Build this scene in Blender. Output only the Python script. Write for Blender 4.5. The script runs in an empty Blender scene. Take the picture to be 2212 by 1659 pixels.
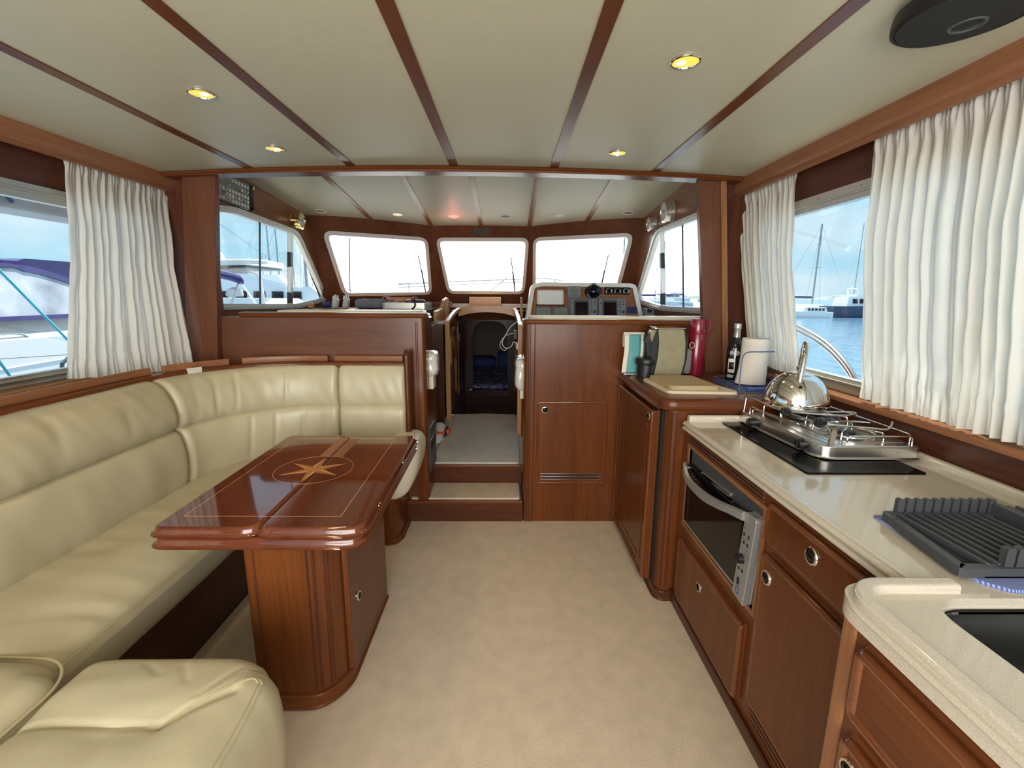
import bpy, bmesh, math, random
from mathutils import Vector, Matrix, noise
from mathutils.geometry import tessellate_polygon
random.seed(7)
sc = bpy.context.scene
COL = sc.collection
PI = math.pi

# ------------------------------------------------------------------ camera
cam_d = bpy.data.cameras.new('camera')
cam = bpy.data.objects.new('camera', cam_d)
COL.objects.link(cam)
F_PX = 990.0
cam_d.sensor_width = 36.0
cam_d.lens = 36.0 * F_PX / 2212.0
cam_d.clip_start = 0.02
cam_d.clip_end = 3000
_p, _y, _r = 0.1917, 0.0098, 0.0062
fwd = Vector((math.sin(_y) * math.cos(_p), math.cos(_y) * math.cos(_p), -math.sin(_p)))
right = Vector((math.cos(_y), -math.sin(_y), 0))
down = fwd.cross(right)
r2 = right * math.cos(_r) - down * math.sin(_r)
d2 = right * math.sin(_r) + down * math.cos(_r)
M = Matrix((r2, -d2, -fwd)).transposed().to_4x4()
M.translation = Vector((0, 0, 1.45))
cam.matrix_world = M
sc.camera = cam

# ------------------------------------------------------------------ view, world, sun, area light
sc.view_settings.view_transform = 'Standard'
sc.view_settings.look = 'None'
sc.view_settings.gamma = 1.0
sc.view_settings.use_curve_mapping = False
sc.view_settings.exposure = 0.22
sc.cycles.max_bounces = 10
sc.cycles.diffuse_bounces = 5
sc.cycles.glossy_bounces = 5
sc.cycles.transparent_max_bounces = 24
sc.cycles.sample_clamp_indirect = 6.0
sc.cycles.use_denoising = True

W = bpy.data.worlds.new('sky')
sc.world = W
W.use_nodes = True
nt = W.node_tree
nt.nodes.clear()
def wn(t, **k):
    n = nt.nodes.new(t)
    for a, b in k.items():
        setattr(n, a, b)
    return n
def wl(a, b): nt.links.new(a, b)
tc = wn('ShaderNodeTexCoord')
sep = wn('ShaderNodeSeparateXYZ'); wl(tc.outputs['Generated'], sep.inputs[0])
# clouds: stretched flat, like streaky cloud banks
mp = wn('ShaderNodeMapping'); mp.inputs['Scale'].default_value = (1.0, 1.0, 3.2); mp.inputs['Location'].default_value = (0.35, 0.2, 0.9)
wl(tc.outputs['Generated'], mp.inputs[0])
ns = wn('ShaderNodeTexNoise'); ns.inputs['Scale'].default_value = 2.1; ns.inputs['Detail'].default_value = 6; ns.inputs['Roughness'].default_value = 0.55
wl(mp.outputs[0], ns.inputs['Vector'])
cr = wn('ShaderNodeValToRGB'); cr.color_ramp.elements[0].position = 0.46; cr.color_ramp.elements[1].position = 0.62
wl(ns.outputs['Fac'], cr.inputs[0])
# base blue gradient by elevation
er = wn('ShaderNodeValToRGB')
e = er.color_ramp.elements
e[0].position = 0.0; e[0].color = (0.46, 0.79, 0.95, 1)
e[1].position = 0.55; e[1].color = (0.50, 0.76, 1.05, 1)
wl(sep.outputs['Z'], er.inputs[0])
mx = wn('ShaderNodeMixRGB'); wl(cr.outputs[0], mx.inputs[0]); wl(er.outputs[0], mx.inputs[1]); mx.inputs[2].default_value = (0.80, 0.92, 1.0, 1)
# hazy cloud glare round the sun, ahead of the boat
nd = wn('ShaderNodeVectorMath', operation='DOT_PRODUCT'); wl(tc.outputs['Generated'], nd.inputs[0])
SUN_DIR = Vector((0.07, 0.40, 0.95)).normalized()
nd.inputs[1].default_value = Vector((0.0, 0.98, 0.14)).normalized()
mr = wn('ShaderNodeMapRange'); mr.inputs[1].default_value = 0.91; mr.inputs[2].default_value = 0.95; mr.inputs[3].default_value = 0.0; mr.inputs[4].default_value = 1.0
mr.interpolation_type = 'SMOOTHSTEP'
wl(nd.outputs['Value'], mr.inputs[0])
mg = wn('ShaderNodeMixRGB'); wl(mr.outputs[0], mg.inputs[0]); wl(mx.outputs[0], mg.inputs[1]); mg.inputs[2].default_value = (7.5, 7.7, 8.0, 1)
bg = wn('ShaderNodeBackground'); wl(mg.outputs[0], bg.inputs[0]); bg.inputs[1].default_value = 0.95
wo = wn('ShaderNodeOutputWorld'); wl(bg.outputs[0], wo.inputs[0])

def lamp(name, kind, loc, power, color=(1, 1, 1), aim=None, **k):
    d = bpy.data.lights.new(name, kind)
    d.energy = power; d.color = color
    for a, b in k.items():
        setattr(d, a, b)
    o = bpy.data.objects.new(name, d)
    COL.objects.link(o); o.location = loc
    if aim is not None:
        o.rotation_euler = Vector(aim).to_track_quat('-Z', 'Y').to_euler()
    return o
lamp('sun', 'SUN', (0, 0, 10), 10.0, (1.0, 0.93, 0.82), aim=-SUN_DIR, angle=0.02)
# added fill light behind the camera, for daylight from unseen aft doors
lamp('aft_fill', 'AREA', (-0.3, -1.35, 1.35), 108, (1.0, 0.95, 0.88), aim=(0, 1, 0.0), shape='RECTANGLE', size=2.6, size_y=1.4)

# ------------------------------------------------------------------ materials
MATS = {}
def newmat(name):
    m = bpy.data.materials.new(name); m.use_nodes = True
    MATS[name] = m
    return m, m.node_tree, m.node_tree.nodes['Principled BSDF']
def setp(b, **k):
    for a, v in k.items():
        b.inputs[a.replace('_', ' ')].default_value = v
def plain(name, col, rough=0.5, metal=0.0, coat=0.0, bump=0.0, bscale=200.0, vary=0.0, vscale=6.0, spec=None, trans=0.0):
    m, t, b = newmat(name)
    b.inputs['Base Color'].default_value = (*col, 1)
    b.inputs['Roughness'].default_value = rough
    b.inputs['Metallic'].default_value = metal
    b.inputs['Coat Weight'].default_value = coat
    b.inputs['Coat Roughness'].default_value = 0.08
    if spec is not None: b.inputs['Specular IOR Level'].default_value = spec
    c = t.nodes.new('ShaderNodeTexCoord')
    if vary:
        n = t.nodes.new('ShaderNodeTexNoise'); n.inputs['Scale'].default_value = vscale; n.inputs['Detail'].default_value = 5
        t.links.new(c.outputs['Object'], n.inputs['Vector'])
        r = t.nodes.new('ShaderNodeValToRGB')
        r.color_ramp.elements[0].color = (*[x * (1 - vary) for x in col], 1)
        r.color_ramp.elements[1].color = (*[min(1, x * (1 + vary)) for x in col], 1)
        r.color_ramp.elements[0].position = 0.3; r.color_ramp.elements[1].position = 0.7
        t.links.new(n.outputs['Fac'], r.inputs[0]); t.links.new(r.outputs[0], b.inputs['Base Color'])
    if bump:
        n = t.nodes.new('ShaderNodeTexNoise'); n.inputs['Scale'].default_value = bscale; n.inputs['Detail'].default_value = 3
        t.links.new(c.outputs['Object'], n.inputs['Vector'])
        bp = t.nodes.new('ShaderNodeBump'); bp.inputs['Strength'].default_value = bump; bp.inputs['Distance'].default_value = 0.004
        t.links.new(n.outputs['Fac'], bp.inputs['Height']); t.links.new(bp.outputs[0], b.inputs['Normal'])
    return m
def wood(name, dark, light, axis='z', rough=0.30, coat=0.12, scale=1.0):
    """varnished timber: fine streaks along the grain axis plus slow plank-wide tone changes"""
    m, t, b = newmat(name)
    c = t.nodes.new('ShaderNodeTexCoord')
    def streak(cross, along, detail, loc):
        mpn = t.nodes.new('ShaderNodeMapping')
        s = [cross] * 3; s['xyz'.index(axis)] = along
        mpn.inputs['Scale'].default_value = s; mpn.inputs['Location'].default_value = loc
        t.links.new(c.outputs['Object'], mpn.inputs[0])
        n = t.nodes.new('ShaderNodeTexNoise'); n.inputs['Scale'].default_value = 1.0; n.inputs['Detail'].default_value = detail
        n.inputs['Roughness'].default_value = 0.6; n.inputs['Distortion'].default_value = 0.3
        t.links.new(mpn.outputs[0], n.inputs['Vector'])
        return n
    fine = streak(150 * scale, 5, 3, (0, 0, 0)); broad = streak(9 * scale, 0.7, 3, (3, 1, 2))
    add = t.nodes.new('ShaderNodeMath'); add.operation = 'MULTIPLY_ADD'
    add.inputs[1].default_value = 0.42
    t.links.new(fine.outputs['Fac'], add.inputs[0])
    mul = t.nodes.new('ShaderNodeMath'); mul.operation = 'MULTIPLY'; mul.inputs[1].default_value = 0.58
    t.links.new(broad.outputs['Fac'], mul.inputs[0]); t.links.new(mul.outputs[0], add.inputs[2])
    r = t.nodes.new('ShaderNodeValToRGB')
    r.color_ramp.elements[0].position = 0.36; r.color_ramp.elements[0].color = (*dark, 1)
    r.color_ramp.elements[1].position = 0.64; r.color_ramp.elements[1].color = (*light, 1)
    t.links.new(add.outputs[0], r.inputs[0]); t.links.new(r.outputs[0], b.inputs['Base Color'])
    b.inputs['Roughness'].default_value = rough
    b.inputs['Coat Weight'].default_value = coat; b.inputs['Coat Roughness'].default_value = 0.12
    b.inputs['Specular IOR Level'].default_value = 0.22
    bp = t.nodes.new('ShaderNodeBump'); bp.inputs['Strength'].default_value = 0.05; bp.inputs['Distance'].default_value = 0.002
    t.links.new(fine.outputs['Fac'], bp.inputs['Height']); t.links.new(bp.outputs[0], b.inputs['Normal'])
    return m
MD, ML = (0.088, 0.0235, 0.0062), (0.152, 0.046, 0.0125)
for ax in 'xyz':
    wood('mahogany_' + ax, MD, ML, ax)
    wood('gloss_' + ax, (0.10, 0.026, 0.0075), (0.165, 0.048, 0.014), ax, rough=0.18, coat=0.9)
    wood('brown_' + ax, (0.095, 0.034, 0.017), (0.150, 0.058, 0.029), ax)
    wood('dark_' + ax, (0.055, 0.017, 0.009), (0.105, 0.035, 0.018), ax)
    wood('light_' + ax, (0.40, 0.19, 0.065), (0.60, 0.32, 0.125), ax, rough=0.32)
    wood('warm_' + ax, (0.20, 0.078, 0.034), (0.31, 0.135, 0.062), ax, rough=0.32)
wood('table_y', (0.085, 0.020, 0.009), (0.150, 0.040, 0.015), 'y', rough=0.10, coat=1.0)
MATS['table_y'].node_tree.nodes['Principled BSDF'].inputs['Coat Roughness'].default_value = 0.04
wood('board_pale', (0.52, 0.43, 0.30), (0.66, 0.57, 0.43), 'x', rough=0.6, coat=0.0, scale=0.6)
wood('board_x', (0.30, 0.21, 0.11), (0.52, 0.41, 0.25), 'x', rough=0.6, coat=0.0, scale=0.6)
plain('inlay', (0.42, 0.17, 0.05), 0.12, coat=0.9)
plain('inlay_pale', (0.55, 0.27, 0.12), 0.12, coat=0.9)
plain('leather', (0.455, 0.405, 0.270), 0.36, bump=0.08, bscale=420, vary=0.05, vscale=5)
plain('leather_seam', (0.44, 0.37, 0.22), 0.6)
plain('leather_white', (0.66, 0.62, 0.48), 0.4, bump=0.2, bscale=240)
plain('headliner', (0.50, 0.475, 0.345), 0.45, bump=0.22, bscale=26, vary=0.03, vscale=2)
plain('carpet', (0.60, 0.495, 0.375), 0.95, bump=0.6, bscale=420, vary=0.07, vscale=14, spec=0.1)
plain('carpet_grey', (0.58, 0.54, 0.48), 0.95, bump=0.9, bscale=240, vary=0.06, vscale=14, spec=0.1)
plain('corian', (0.56, 0.50, 0.405), 0.12, vary=0.13, vscale=380, coat=0.6)
plain('alu', (0.62, 0.60, 0.53), 0.35, 0.85)
plain('alu_white', (0.74, 0.73, 0.68), 0.35, 0.25)
plain('dark_steel', (0.10, 0.10, 0.10), 0.25, 0.9)
plain('steel', (0.62, 0.60, 0.56), 0.24, 1.0, bump=0.04, bscale=60)
plain('satin_metal', (0.36, 0.36, 0.36), 0.42, 0.55)
plain('hob_black', (0.003, 0.003, 0.004), 0.14, spec=0.12)
plain('chrome', (0.82, 0.80, 0.76), 0.06, 1.0)
plain('brass', (0.70, 0.52, 0.20), 0.16, 1.0)
plain('black_plastic', (0.007, 0.007, 0.008), 0.42)
plain('black_glass', (0.004, 0.004, 0.005), 0.06, spec=0.35)
plain('dark_gap', (0.006, 0.005, 0.005), 0.7)
plain('rubber', (0.02, 0.02, 0.022), 0.6)
plain('cloth_black', (0.010, 0.011, 0.012), 0.85, bump=0.4, bscale=500)
plain('grey_plastic', (0.20, 0.215, 0.235), 0.45)
plain('dark_grey', (0.055, 0.058, 0.062), 0.5)
plain('rack_grey', (0.050, 0.054, 0.060), 0.5)
plain('lcd', (0.19, 0.22, 0.16), 0.25)
plain('screen', (0.018, 0.008, 0.010), 0.12)
plain('white_plastic', (0.78, 0.78, 0.74), 0.4)
plain('grp', (0.74, 0.73, 0.66), 0.3, coat=0.3)
plain('teal', (0.09, 0.33, 0.35), 0.5)
plain('olive', (0.27, 0.24, 0.14), 0.3, vary=0.08, vscale=30)
plain('red_plastic', (0.20, 0.008, 0.026), 0.22, coat=0.4)
plain('bottle_glass', (0.006, 0.008, 0.006), 0.06, coat=0.6)
plain('foil', (0.62, 0.61, 0.57), 0.3, 0.8)
plain('paper', (0.70, 0.65, 0.57), 0.9, bump=0.25, bscale=140)
plain('blue_wire', (0.035, 0.09, 0.26), 0.35)
plain('blue_cloth', (0.07, 0.11, 0.33), 0.9)
plain('pink_cloth', (0.50, 0.24, 0.27), 0.9, vary=0.15, vscale=40)
plain('grey_cloth', (0.20, 0.21, 0.24), 0.85)
plain('dark_wall', (0.070, 0.060, 0.055), 0.6)
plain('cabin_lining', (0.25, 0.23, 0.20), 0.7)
plain('orange', (0.65, 0.11, 0.04), 0.5)
plain('white_paint', (0.92, 0.92, 0.92), 0.3)
plain('off_white', (0.62, 0.62, 0.60), 0.4)
plain('navy', (0.028, 0.028, 0.15), 0.7)
plain('mast_metal', (0.35, 0.36, 0.38), 0.4, 0.4)
plain('hull_dark', (0.05, 0.08, 0.13), 0.3)
plain('hull_red', (0.30, 0.05, 0.03), 0.4)
plain('cyan_rope', (0.03, 0.40, 0.60), 0.6)
plain('hill', (0.17, 0.24, 0.24), 0.9, vary=0.3, vscale=0.08)  # grey-blue distance haze is mixed into the hill colour
plain('vinyl_window', (0.47, 0.51, 0.60), 0.12, vary=0.45, vscale=2.2, coat=0.5)
plain('grey_canvas', (0.42, 0.43, 0.46), 0.7, vary=0.1, vscale=3)
plain('dial', (0.66, 0.66, 0.62), 0.4)

m, t, b = newmat('bed_cover')
c = t.nodes.new('ShaderNodeTexCoord'); n = t.nodes.new('ShaderNodeTexNoise'); n.inputs['Scale'].default_value = 9; n.inputs['Distortion'].default_value = 2.5
t.links.new(c.outputs['Object'], n.inputs['Vector'])
r = t.nodes.new('ShaderNodeValToRGB'); r.color_ramp.elements[0].position = 0.47; r.color_ramp.elements[0].color = (0.10, 0.09, 0.34, 1)
r.color_ramp.elements[1].position = 0.53; r.color_ramp.elements[1].color = (0.60, 0.58, 0.74, 1)
t.links.new(n.outputs['Fac'], r.inputs[0]); t.links.new(r.outputs[0], b.inputs['Base Color']); b.inputs['Roughness'].default_value = 0.9

m, t, b = newmat('striped_cloth')
c = t.nodes.new('ShaderNodeTexCoord'); n = t.nodes.new('ShaderNodeTexWave'); n.inputs['Scale'].default_value = 60; n.inputs['Distortion'].default_value = 1.5
t.links.new(c.outputs['Object'], n.inputs['Vector'])
r = t.nodes.new('ShaderNodeValToRGB'); r.color_ramp.elements[0].color = (0.045, 0.07, 0.26, 1); r.color_ramp.elements[1].color = (0.30, 0.36, 0.60, 1)
t.links.new(n.outputs['Fac'], r.inputs[0]); t.links.new(r.outputs[0], b.inputs['Base Color']); b.inputs['Roughness'].default_value = 0.9

# chart panel with rows of flag squares is built as geometry; its glossy board:
plain('chart_board', (0.11, 0.125, 0.115), 0.10, coat=0.6)
plain('chart_flag', (0.75, 0.80, 0.74), 0.3)

# window glass
m, t, b = newmat('glass')
t.nodes.remove(b)
out = t.nodes['Material Output']
tr = t.nodes.new('ShaderNodeBsdfTransparent'); tr.inputs[0].default_value = (0.95, 0.97, 0.97, 1)
gl = t.nodes.new('ShaderNodeBsdfGlossy'); gl.inputs['Roughness'].default_value = 0.01
fr = t.nodes.new('ShaderNodeLayerWeight'); fr.inputs[0].default_value = 0.5
pw_ = t.nodes.new('ShaderNodeMath'); pw_.operation = 'POWER'; pw_.inputs[1].default_value = 4.0
t.links.new(fr.outputs['Facing'], pw_.inputs[0])
sc_ = t.nodes.new('ShaderNodeMath'); sc_.operation = 'MULTIPLY_ADD'; sc_.inputs[1].default_value = 0.5; sc_.inputs[2].default_value = 0.03
t.links.new(pw_.outputs[0], sc_.inputs[0])
mxs = t.nodes.new('ShaderNodeMixShader')
t.links.new(sc_.outputs[0], mxs.inputs[0]); t.links.new(tr.outputs[0], mxs.inputs[1]); t.links.new(gl.outputs[0], mxs.inputs[2]); t.links.new(mxs.outputs[0], out.inputs[0])
# smoky clear plastic tank
m, t, b = newmat('clear_plastic')
setp(b, Roughness=0.1); b.inputs['Base Color'].default_value = (0.35, 0.35, 0.35, 1); b.inputs['Alpha'].default_value = 0.45

# curtain: thin woven cloth that lets light through
m, t, b = newmat('curtain')
out = t.nodes['Material Output']
b.inputs['Base Color'].default_value = (0.80, 0.76, 0.68, 1); b.inputs['Roughness'].default_value = 0.9; b.inputs['Specular IOR Level'].default_value = 0.1
tl = t.nodes.new('ShaderNodeBsdfTranslucent'); tl.inputs[0].default_value = (0.84, 0.84, 0.80, 1)
mxs = t.nodes.new('ShaderNodeMixShader'); mxs.inputs[0].default_value = 0.38
t.links.new(b.outputs[0], mxs.inputs[1]); t.links.new(tl.outputs[0], mxs.inputs[2]); t.links.new(mxs.outputs[0], out.inputs[0])
c = t.nodes.new('ShaderNodeTexCoord'); n = t.nodes.new('ShaderNodeTexNoise'); n.inputs['Scale'].default_value = 350
t.links.new(c.outputs['Object'], n.inputs['Vector'])
bp = t.nodes.new('ShaderNodeBump'); bp.inputs['Strength'].default_value = 0.25; bp.inputs['Distance'].default_value = 0.003
t.links.new(n.outputs['Fac'], bp.inputs['Height']); t.links.new(bp.outputs[0], b.inputs['Normal']); t.links.new(bp.outputs[0], tl.inputs['Normal'])

m, t, b = newmat('water')
b.inputs['Base Color'].default_value = (0.09, 0.20, 0.32, 1); b.inputs['Roughness'].default_value = 0.12
c = t.nodes.new('ShaderNodeTexCoord'); mpn = t.nodes.new('ShaderNodeMapping'); mpn.inputs['Scale'].default_value = (0.9, 0.35, 1)
n = t.nodes.new('ShaderNodeTexNoise'); n.inputs['Scale'].default_value = 1.6; n.inputs['Detail'].default_value = 6
t.links.new(c.outputs['Object'], mpn.inputs[0]); t.links.new(mpn.outputs[0], n.inputs['Vector'])
bp = t.nodes.new('ShaderNodeBump'); bp.inputs['Strength'].default_value = 0.6; bp.inputs['Distance'].default_value = 0.15
t.links.new(n.outputs['Fac'], bp.inputs['Height']); t.links.new(bp.outputs[0], b.inputs['Normal'])

def emit(name, col, s):
    m, t, b = newmat(name)
    b.inputs['Base Color'].default_value = (*col, 1)
    b.inputs['Emission Color'].default_value = (*col, 1); b.inputs['Emission Strength'].default_value = s
emit('lamp_warm', (1.0, 0.52, 0.08), 1.0)
emit('lamp_hot', (1.0, 0.90, 0.62), 7)
emit('lamp_red', (1.0, 0.28, 0.25), 0.9)
emit('lamp_dim', (0.95, 0.85, 0.45), 0.5)

# ------------------------------------------------------------------ mesh helpers
ORG = {}
class MB:
    """collects shapes in world coordinates and links them as ONE mesh object"""
    def __init__(s): s.bm = bmesh.new(); s.wn = False
    def faces(s, pts, fs):
        vs = [s.bm.verts.new(p) for p in pts]
        for f in fs:
            try: s.bm.faces.new([vs[i] for i in f])
            except ValueError: pass
        return vs
    def box(s, x0, x1, y0, y1, z0, z1, r=0.0, seg=2, rot=None):
        mt = Matrix.Translation(((x0 + x1) / 2, (y0 + y1) / 2, (z0 + z1) / 2))
        if rot is not None: mt = mt @ rot
        mt = mt @ Matrix.Diagonal((abs(x1 - x0), abs(y1 - y0), abs(z1 - z0), 1))
        g = bmesh.ops.create_cube(s.bm, size=1, matrix=mt)
        if r > 0:
            s.wn = True
            es = list({e for v in g['verts'] for e in v.link_edges})
            bmesh.ops.bevel(s.bm, geom=es, offset=min(r, 0.49 * min(abs(x1 - x0), abs(y1 - y0), abs(z1 - z0))), segments=seg, profile=0.5, affect='EDGES')
        return s
    def rcube(s, x0, x1, y0, y1, z0, z1, r, n=(10, 10, 6), fn=None, pw=None):
        c = Vector(((x0 + x1) / 2, (y0 + y1) / 2, (z0 + z1) / 2)); h = Vector((abs(x1 - x0) / 2, abs(y1 - y0) / 2, abs(z1 - z0) / 2))
        rr = Vector([min(r, q * 0.999) for q in h])
        key = {}
        def vert(a, b, d):
            p = Vector((a * h.x, b * h.y, d * h.z)); q = Vector([max(-(h[i] - rr[i]), min(h[i] - rr[i], p[i])) for i in range(3)])
            dd = p - q
            if dd.length > 1e-9:
                e = Vector([dd[i] / rr[i] if rr[i] > 0 else 0 for i in range(3)])
                e = e.normalized() if e.length > 1e-9 else e
                p = q + Vector([e[i] * rr[i] for i in range(3)])
            p = p + c
            k = (round(p.x, 5), round(p.y, 5), round(p.z, 5))
            if k not in key:
                w = fn(p, c, h) if fn else p
                key[k] = s.bm.verts.new(w)
            return key[k]
        def lin(m): return [-1 + 2 * i / m for i in range(m + 1)]
        for ax in range(3):
            o = [i for i in range(3) if i != ax]
            A, B = lin(n[o[0]]), lin(n[o[1]])
            for sg in (-1, 1):
                def P(i, j):
                    q = [0, 0, 0]; q[ax] = sg; q[o[0]] = A[i]; q[o[1]] = B[j]
                    return vert(*q)
                for i in range(len(A) - 1):
                    for j in range(len(B) - 1):
                        f = [P(i, j), P(i + 1, j), P(i + 1, j + 1), P(i, j + 1)]
                        u = []
                        for v in f:
                            if v not in u: u.append(v)
                        if len(u) > 2:
                            try: s.bm.faces.new(u)
                            except ValueError: pass
        return s
    def prism(s, pts, T, w0, w1, holes=(), r=0.0):
        """polygon pts (u,v) with holes, extruded from w0 to w1; T maps (u,v,w) to 3D"""
        loops = [list(pts)] + [list(h) for h in holes]
        flat = [p for l in loops for p in l]
        tris = tessellate_polygon([[Vector((p[0], p[1], 0)) for p in l] for l in loops])
        a = [s.bm.verts.new(T(p[0], p[1], w0)) for p in flat]
        b = [s.bm.verts.new(T(p[0], p[1], w1)) for p in flat]
        nf = []
        for t_ in tris:
            for L in (a, b):
                try: nf.append(s.bm.faces.new([L[i] for i in t_]))
                except ValueError: pass
        k = 0
        side = []
        for l in loops:
            m_ = len(l)
            for i in range(m_):
                i2 = (i + 1) % m_
                try: side.append(s.bm.faces.new([a[k + i], a[k + i2], b[k + i2], b[k + i]]))
                except ValueError: pass
            k += m_
        es = [e for e in {e for f in nf for e in f.edges} if len([f for f in e.link_faces if f in nf]) == 2]
        bmesh.ops.dissolve_edges(s.bm, edges=es) if (not holes and es) else None
        if r > 0:
            s.wn = True
            top = [e for e in {e for f in side if f.is_valid for e in f.edges}
                   if len(e.link_faces) == 2 and e.calc_face_angle(0) > 0.9 and abs((e.verts[0].co - e.verts[1].co).length) > 0]
            rim = [e for e in top if (e.verts[0] in a) == (e.verts[1] in a)]
            bmesh.ops.bevel(s.bm, geom=rim, offset=r, segments=3, profile=0.5, affect='EDGES', clamp_overlap=True)
        return s
    def ring(s, outer, inner, T, w0, w1):
        n = len(outer)
        q = [[s.bm.verts.new(T(p[0], p[1], w)) for p in l] for l, w in ((outer, w0), (outer, w1), (inner, w1), (inner, w0))]
        for k in range(4):
            A, B = q[k], q[(k + 1) % 4]
            for i in range(n):
                j = (i + 1) % n
                s.bm.faces.new([A[i], A[j], B[j], B[i]])
        return s
    def tube(s, pts, r, seg=8, close=False, cap=True):
        pts = [Vector(p) for p in pts]
        n = len(pts); rings = []
        up = None
        for i, p in enumerate(pts):
            if close: d = pts[(i + 1) % n] - pts[i - 1]
            elif i == 0: d = pts[1] - pts[0]
            elif i == n - 1: d = pts[-1] - pts[-2]
            else: d = pts[i + 1] - pts[i - 1]
            d.normalize()
            if up is None:
                up = Vector((0, 0, 1)) if abs(d.z) < 0.9 else Vector((1, 0, 0))
            x = up.cross(d)
            if x.length < 1e-5: x = Vector((1, 0, 0)).cross(d)
            x.normalize(); y = d.cross(x); up = y
            rr = r[i] if isinstance(r, (list, tuple)) else r
            rings.append([s.bm.verts.new(p + x * math.cos(2 * PI * k / seg) * rr + y * math.sin(2 * PI * k / seg) * rr) for k in range(seg)])
        m_ = n if close else n - 1
        for i in range(m_):
            A, B = rings[i], rings[(i + 1) % n]
            for k in range(seg):
                k2 = (k + 1) % seg
                try: s.bm.faces.new([A[k], A[k2], B[k2], B[k]])
                except ValueError: pass
        if cap and not close:
            s.bm.faces.new(rings[0][::-1]); s.bm.faces.new(rings[-1])
        return s
    def lathe(s, prof, c, axis=(0, 0, 1), seg=32, sx=1.0, sy=1.0, xdir=None):
        """profile [(radius, height)] turned about axis through c"""
        c = Vector(c); a = Vector(axis).normalized()
        if xdir is None: xdir = Vector((1, 0, 0)) if abs(a.x) < 0.9 else Vector((0, 0, 1))
        xdir = Vector(xdir)
        y = a.cross(xdir).normalized(); x = y.cross(a)
        rings = []
        for (r, h) in prof:
            if r < 1e-6: rings.append([s.bm.verts.new(c + a * h)])
            else: rings.append([s.bm.verts.new(c + a * h + x * math.cos(2 * PI * k / seg) * r * sx + y * math.sin(2 * PI * k / seg) * r * sy) for k in range(seg)])
        for A, B in zip(rings, rings[1:]):
            for k in range(seg):
                k2 = (k + 1) % seg
                q = [A[k % len(A)], A[k2 % len(A)], B[k2 % len(B)], B[k % len(B)]]
                u = []
                for v in q:
                    if v not in u: u.append(v)
                if len(u) > 2:
                    try: s.bm.faces.new(u)
                    except ValueError: pass
        if len(rings[0]) > 1: s.bm.faces.new(rings[0][::-1])
        if len(rings[-1]) > 1: s.bm.faces.new(rings[-1])
        return s
    def grid(s, fn, nu, nv, close_u=False):
        vs = [[s.bm.verts.new(fn(i / nu, j / nv)) for j in range(nv + 1)] for i in range(nu + (0 if close_u else 1))]
        n = len(vs)
        for i in range(nu):
            for j in range(nv):
                try: s.bm.faces.new([vs[i][j], vs[(i + 1) % n][j], vs[(i + 1) % n][j + 1], vs[i][j + 1]])
                except ValueError: pass
        return s
    def build(s, name, mat, parent=None, label=None, cat=None, group=None, kind=None, org=None, angle=35, thick=0.0, recalc=True):
        if recalc: bmesh.ops.recalc_face_normals(s.bm, faces=s.bm.faces[:])
        me = bpy.data.meshes.new(name)
        s.bm.to_mesh(me); s.bm.free()
        me.polygons.foreach_set('use_smooth', [True] * len(me.polygons))
        me.set_sharp_from_angle(angle=math.radians(angle))
        o = bpy.data.objects.new(name, me)
        if parent is not None: base = ORG[parent.name]
        elif org is not None: base = Vector(org)
        else:
            xs = [v.co for v in me.vertices]
            base = Vector(((min(v.x for v in xs) + max(v.x for v in xs)) / 2, (min(v.y for v in xs) + max(v.y for v in xs)) / 2, min(v.z for v in xs)))
        me.transform(Matrix.Translation(-base))
        COL.objects.link(o)
        if parent is not None: o.parent = parent
        else: o.location = base
        ORG[o.name] = base
        me.materials.append(MATS[mat])
        if s.wn:
            wm = o.modifiers.new('weighted', 'WEIGHTED_NORMAL'); wm.weight = 100; wm.keep_sharp = True
        if thick:
            md = o.modifiers.new('thickness', 'SOLIDIFY'); md.thickness = thick; md.offset = 0
        tagp(o, label, cat, group, kind)
        return o
def tagp(o, label=None, cat=None, group=None, kind=None):
    if label: o['label'] = label
    if cat: o['category'] = cat
    if group: o['group'] = group
    if kind: o['kind'] = kind
    return o
def thing(name, label, cat, loc, group=None):
    o = bpy.data.objects.new(name, None); COL.objects.link(o); o.location = loc
    o.empty_display_size = 0.05
    ORG[o.name] = Vector(loc)
    return tagp(o, label, cat, group)
def dup(root, loc, label=None):
    ch = {}
    for o in bpy.data.objects:
        if o.parent: ch.setdefault(o.parent.name, []).append(o)
    def cp(o, par):
        c_ = o.copy(); COL.objects.link(c_)
        if par is not None: c_.parent = par
        for k in ch.get(o.name, []): cp(k, c_)
        return c_
    r_ = cp(root, None); r_.location = loc
    ORG[r_.name] = Vector(loc)
    if label: r_['label'] = label
    return r_
def frame(O, U, V):
    O, U, V = Vector(O), Vector(U), Vector(V)
    Wv = U.cross(V).normalized()
    return lambda u, v, w: O + U * u + V * v + Wv * w
def rpoly(pts, r, seg=5):
    """round the corners of a polygon; r is a number or one per corner"""
    out_ = []
    n = len(pts)
    for i in range(n):
        p = Vector(pts[i]); a = Vector(pts[i - 1]) - p; b_ = Vector(pts[(i + 1) % n]) - p
        rr = r[i] if isinstance(r, (list, tuple)) else r
        if rr <= 0:
            out_.append((p.x, p.y)); continue
        d = min(rr, a.length * 0.49, b_.length * 0.49)
        p0 = p + a.normalized() * d; p1 = p + b_.normalized() * d
        for k in range(seg + 1):
            t_ = k / seg
            q = p0 * (1 - t_) ** 2 + p * 2 * t_ * (1 - t_) + p1 * t_ ** 2
            out_.append((q.x, q.y))
    return out_
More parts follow.
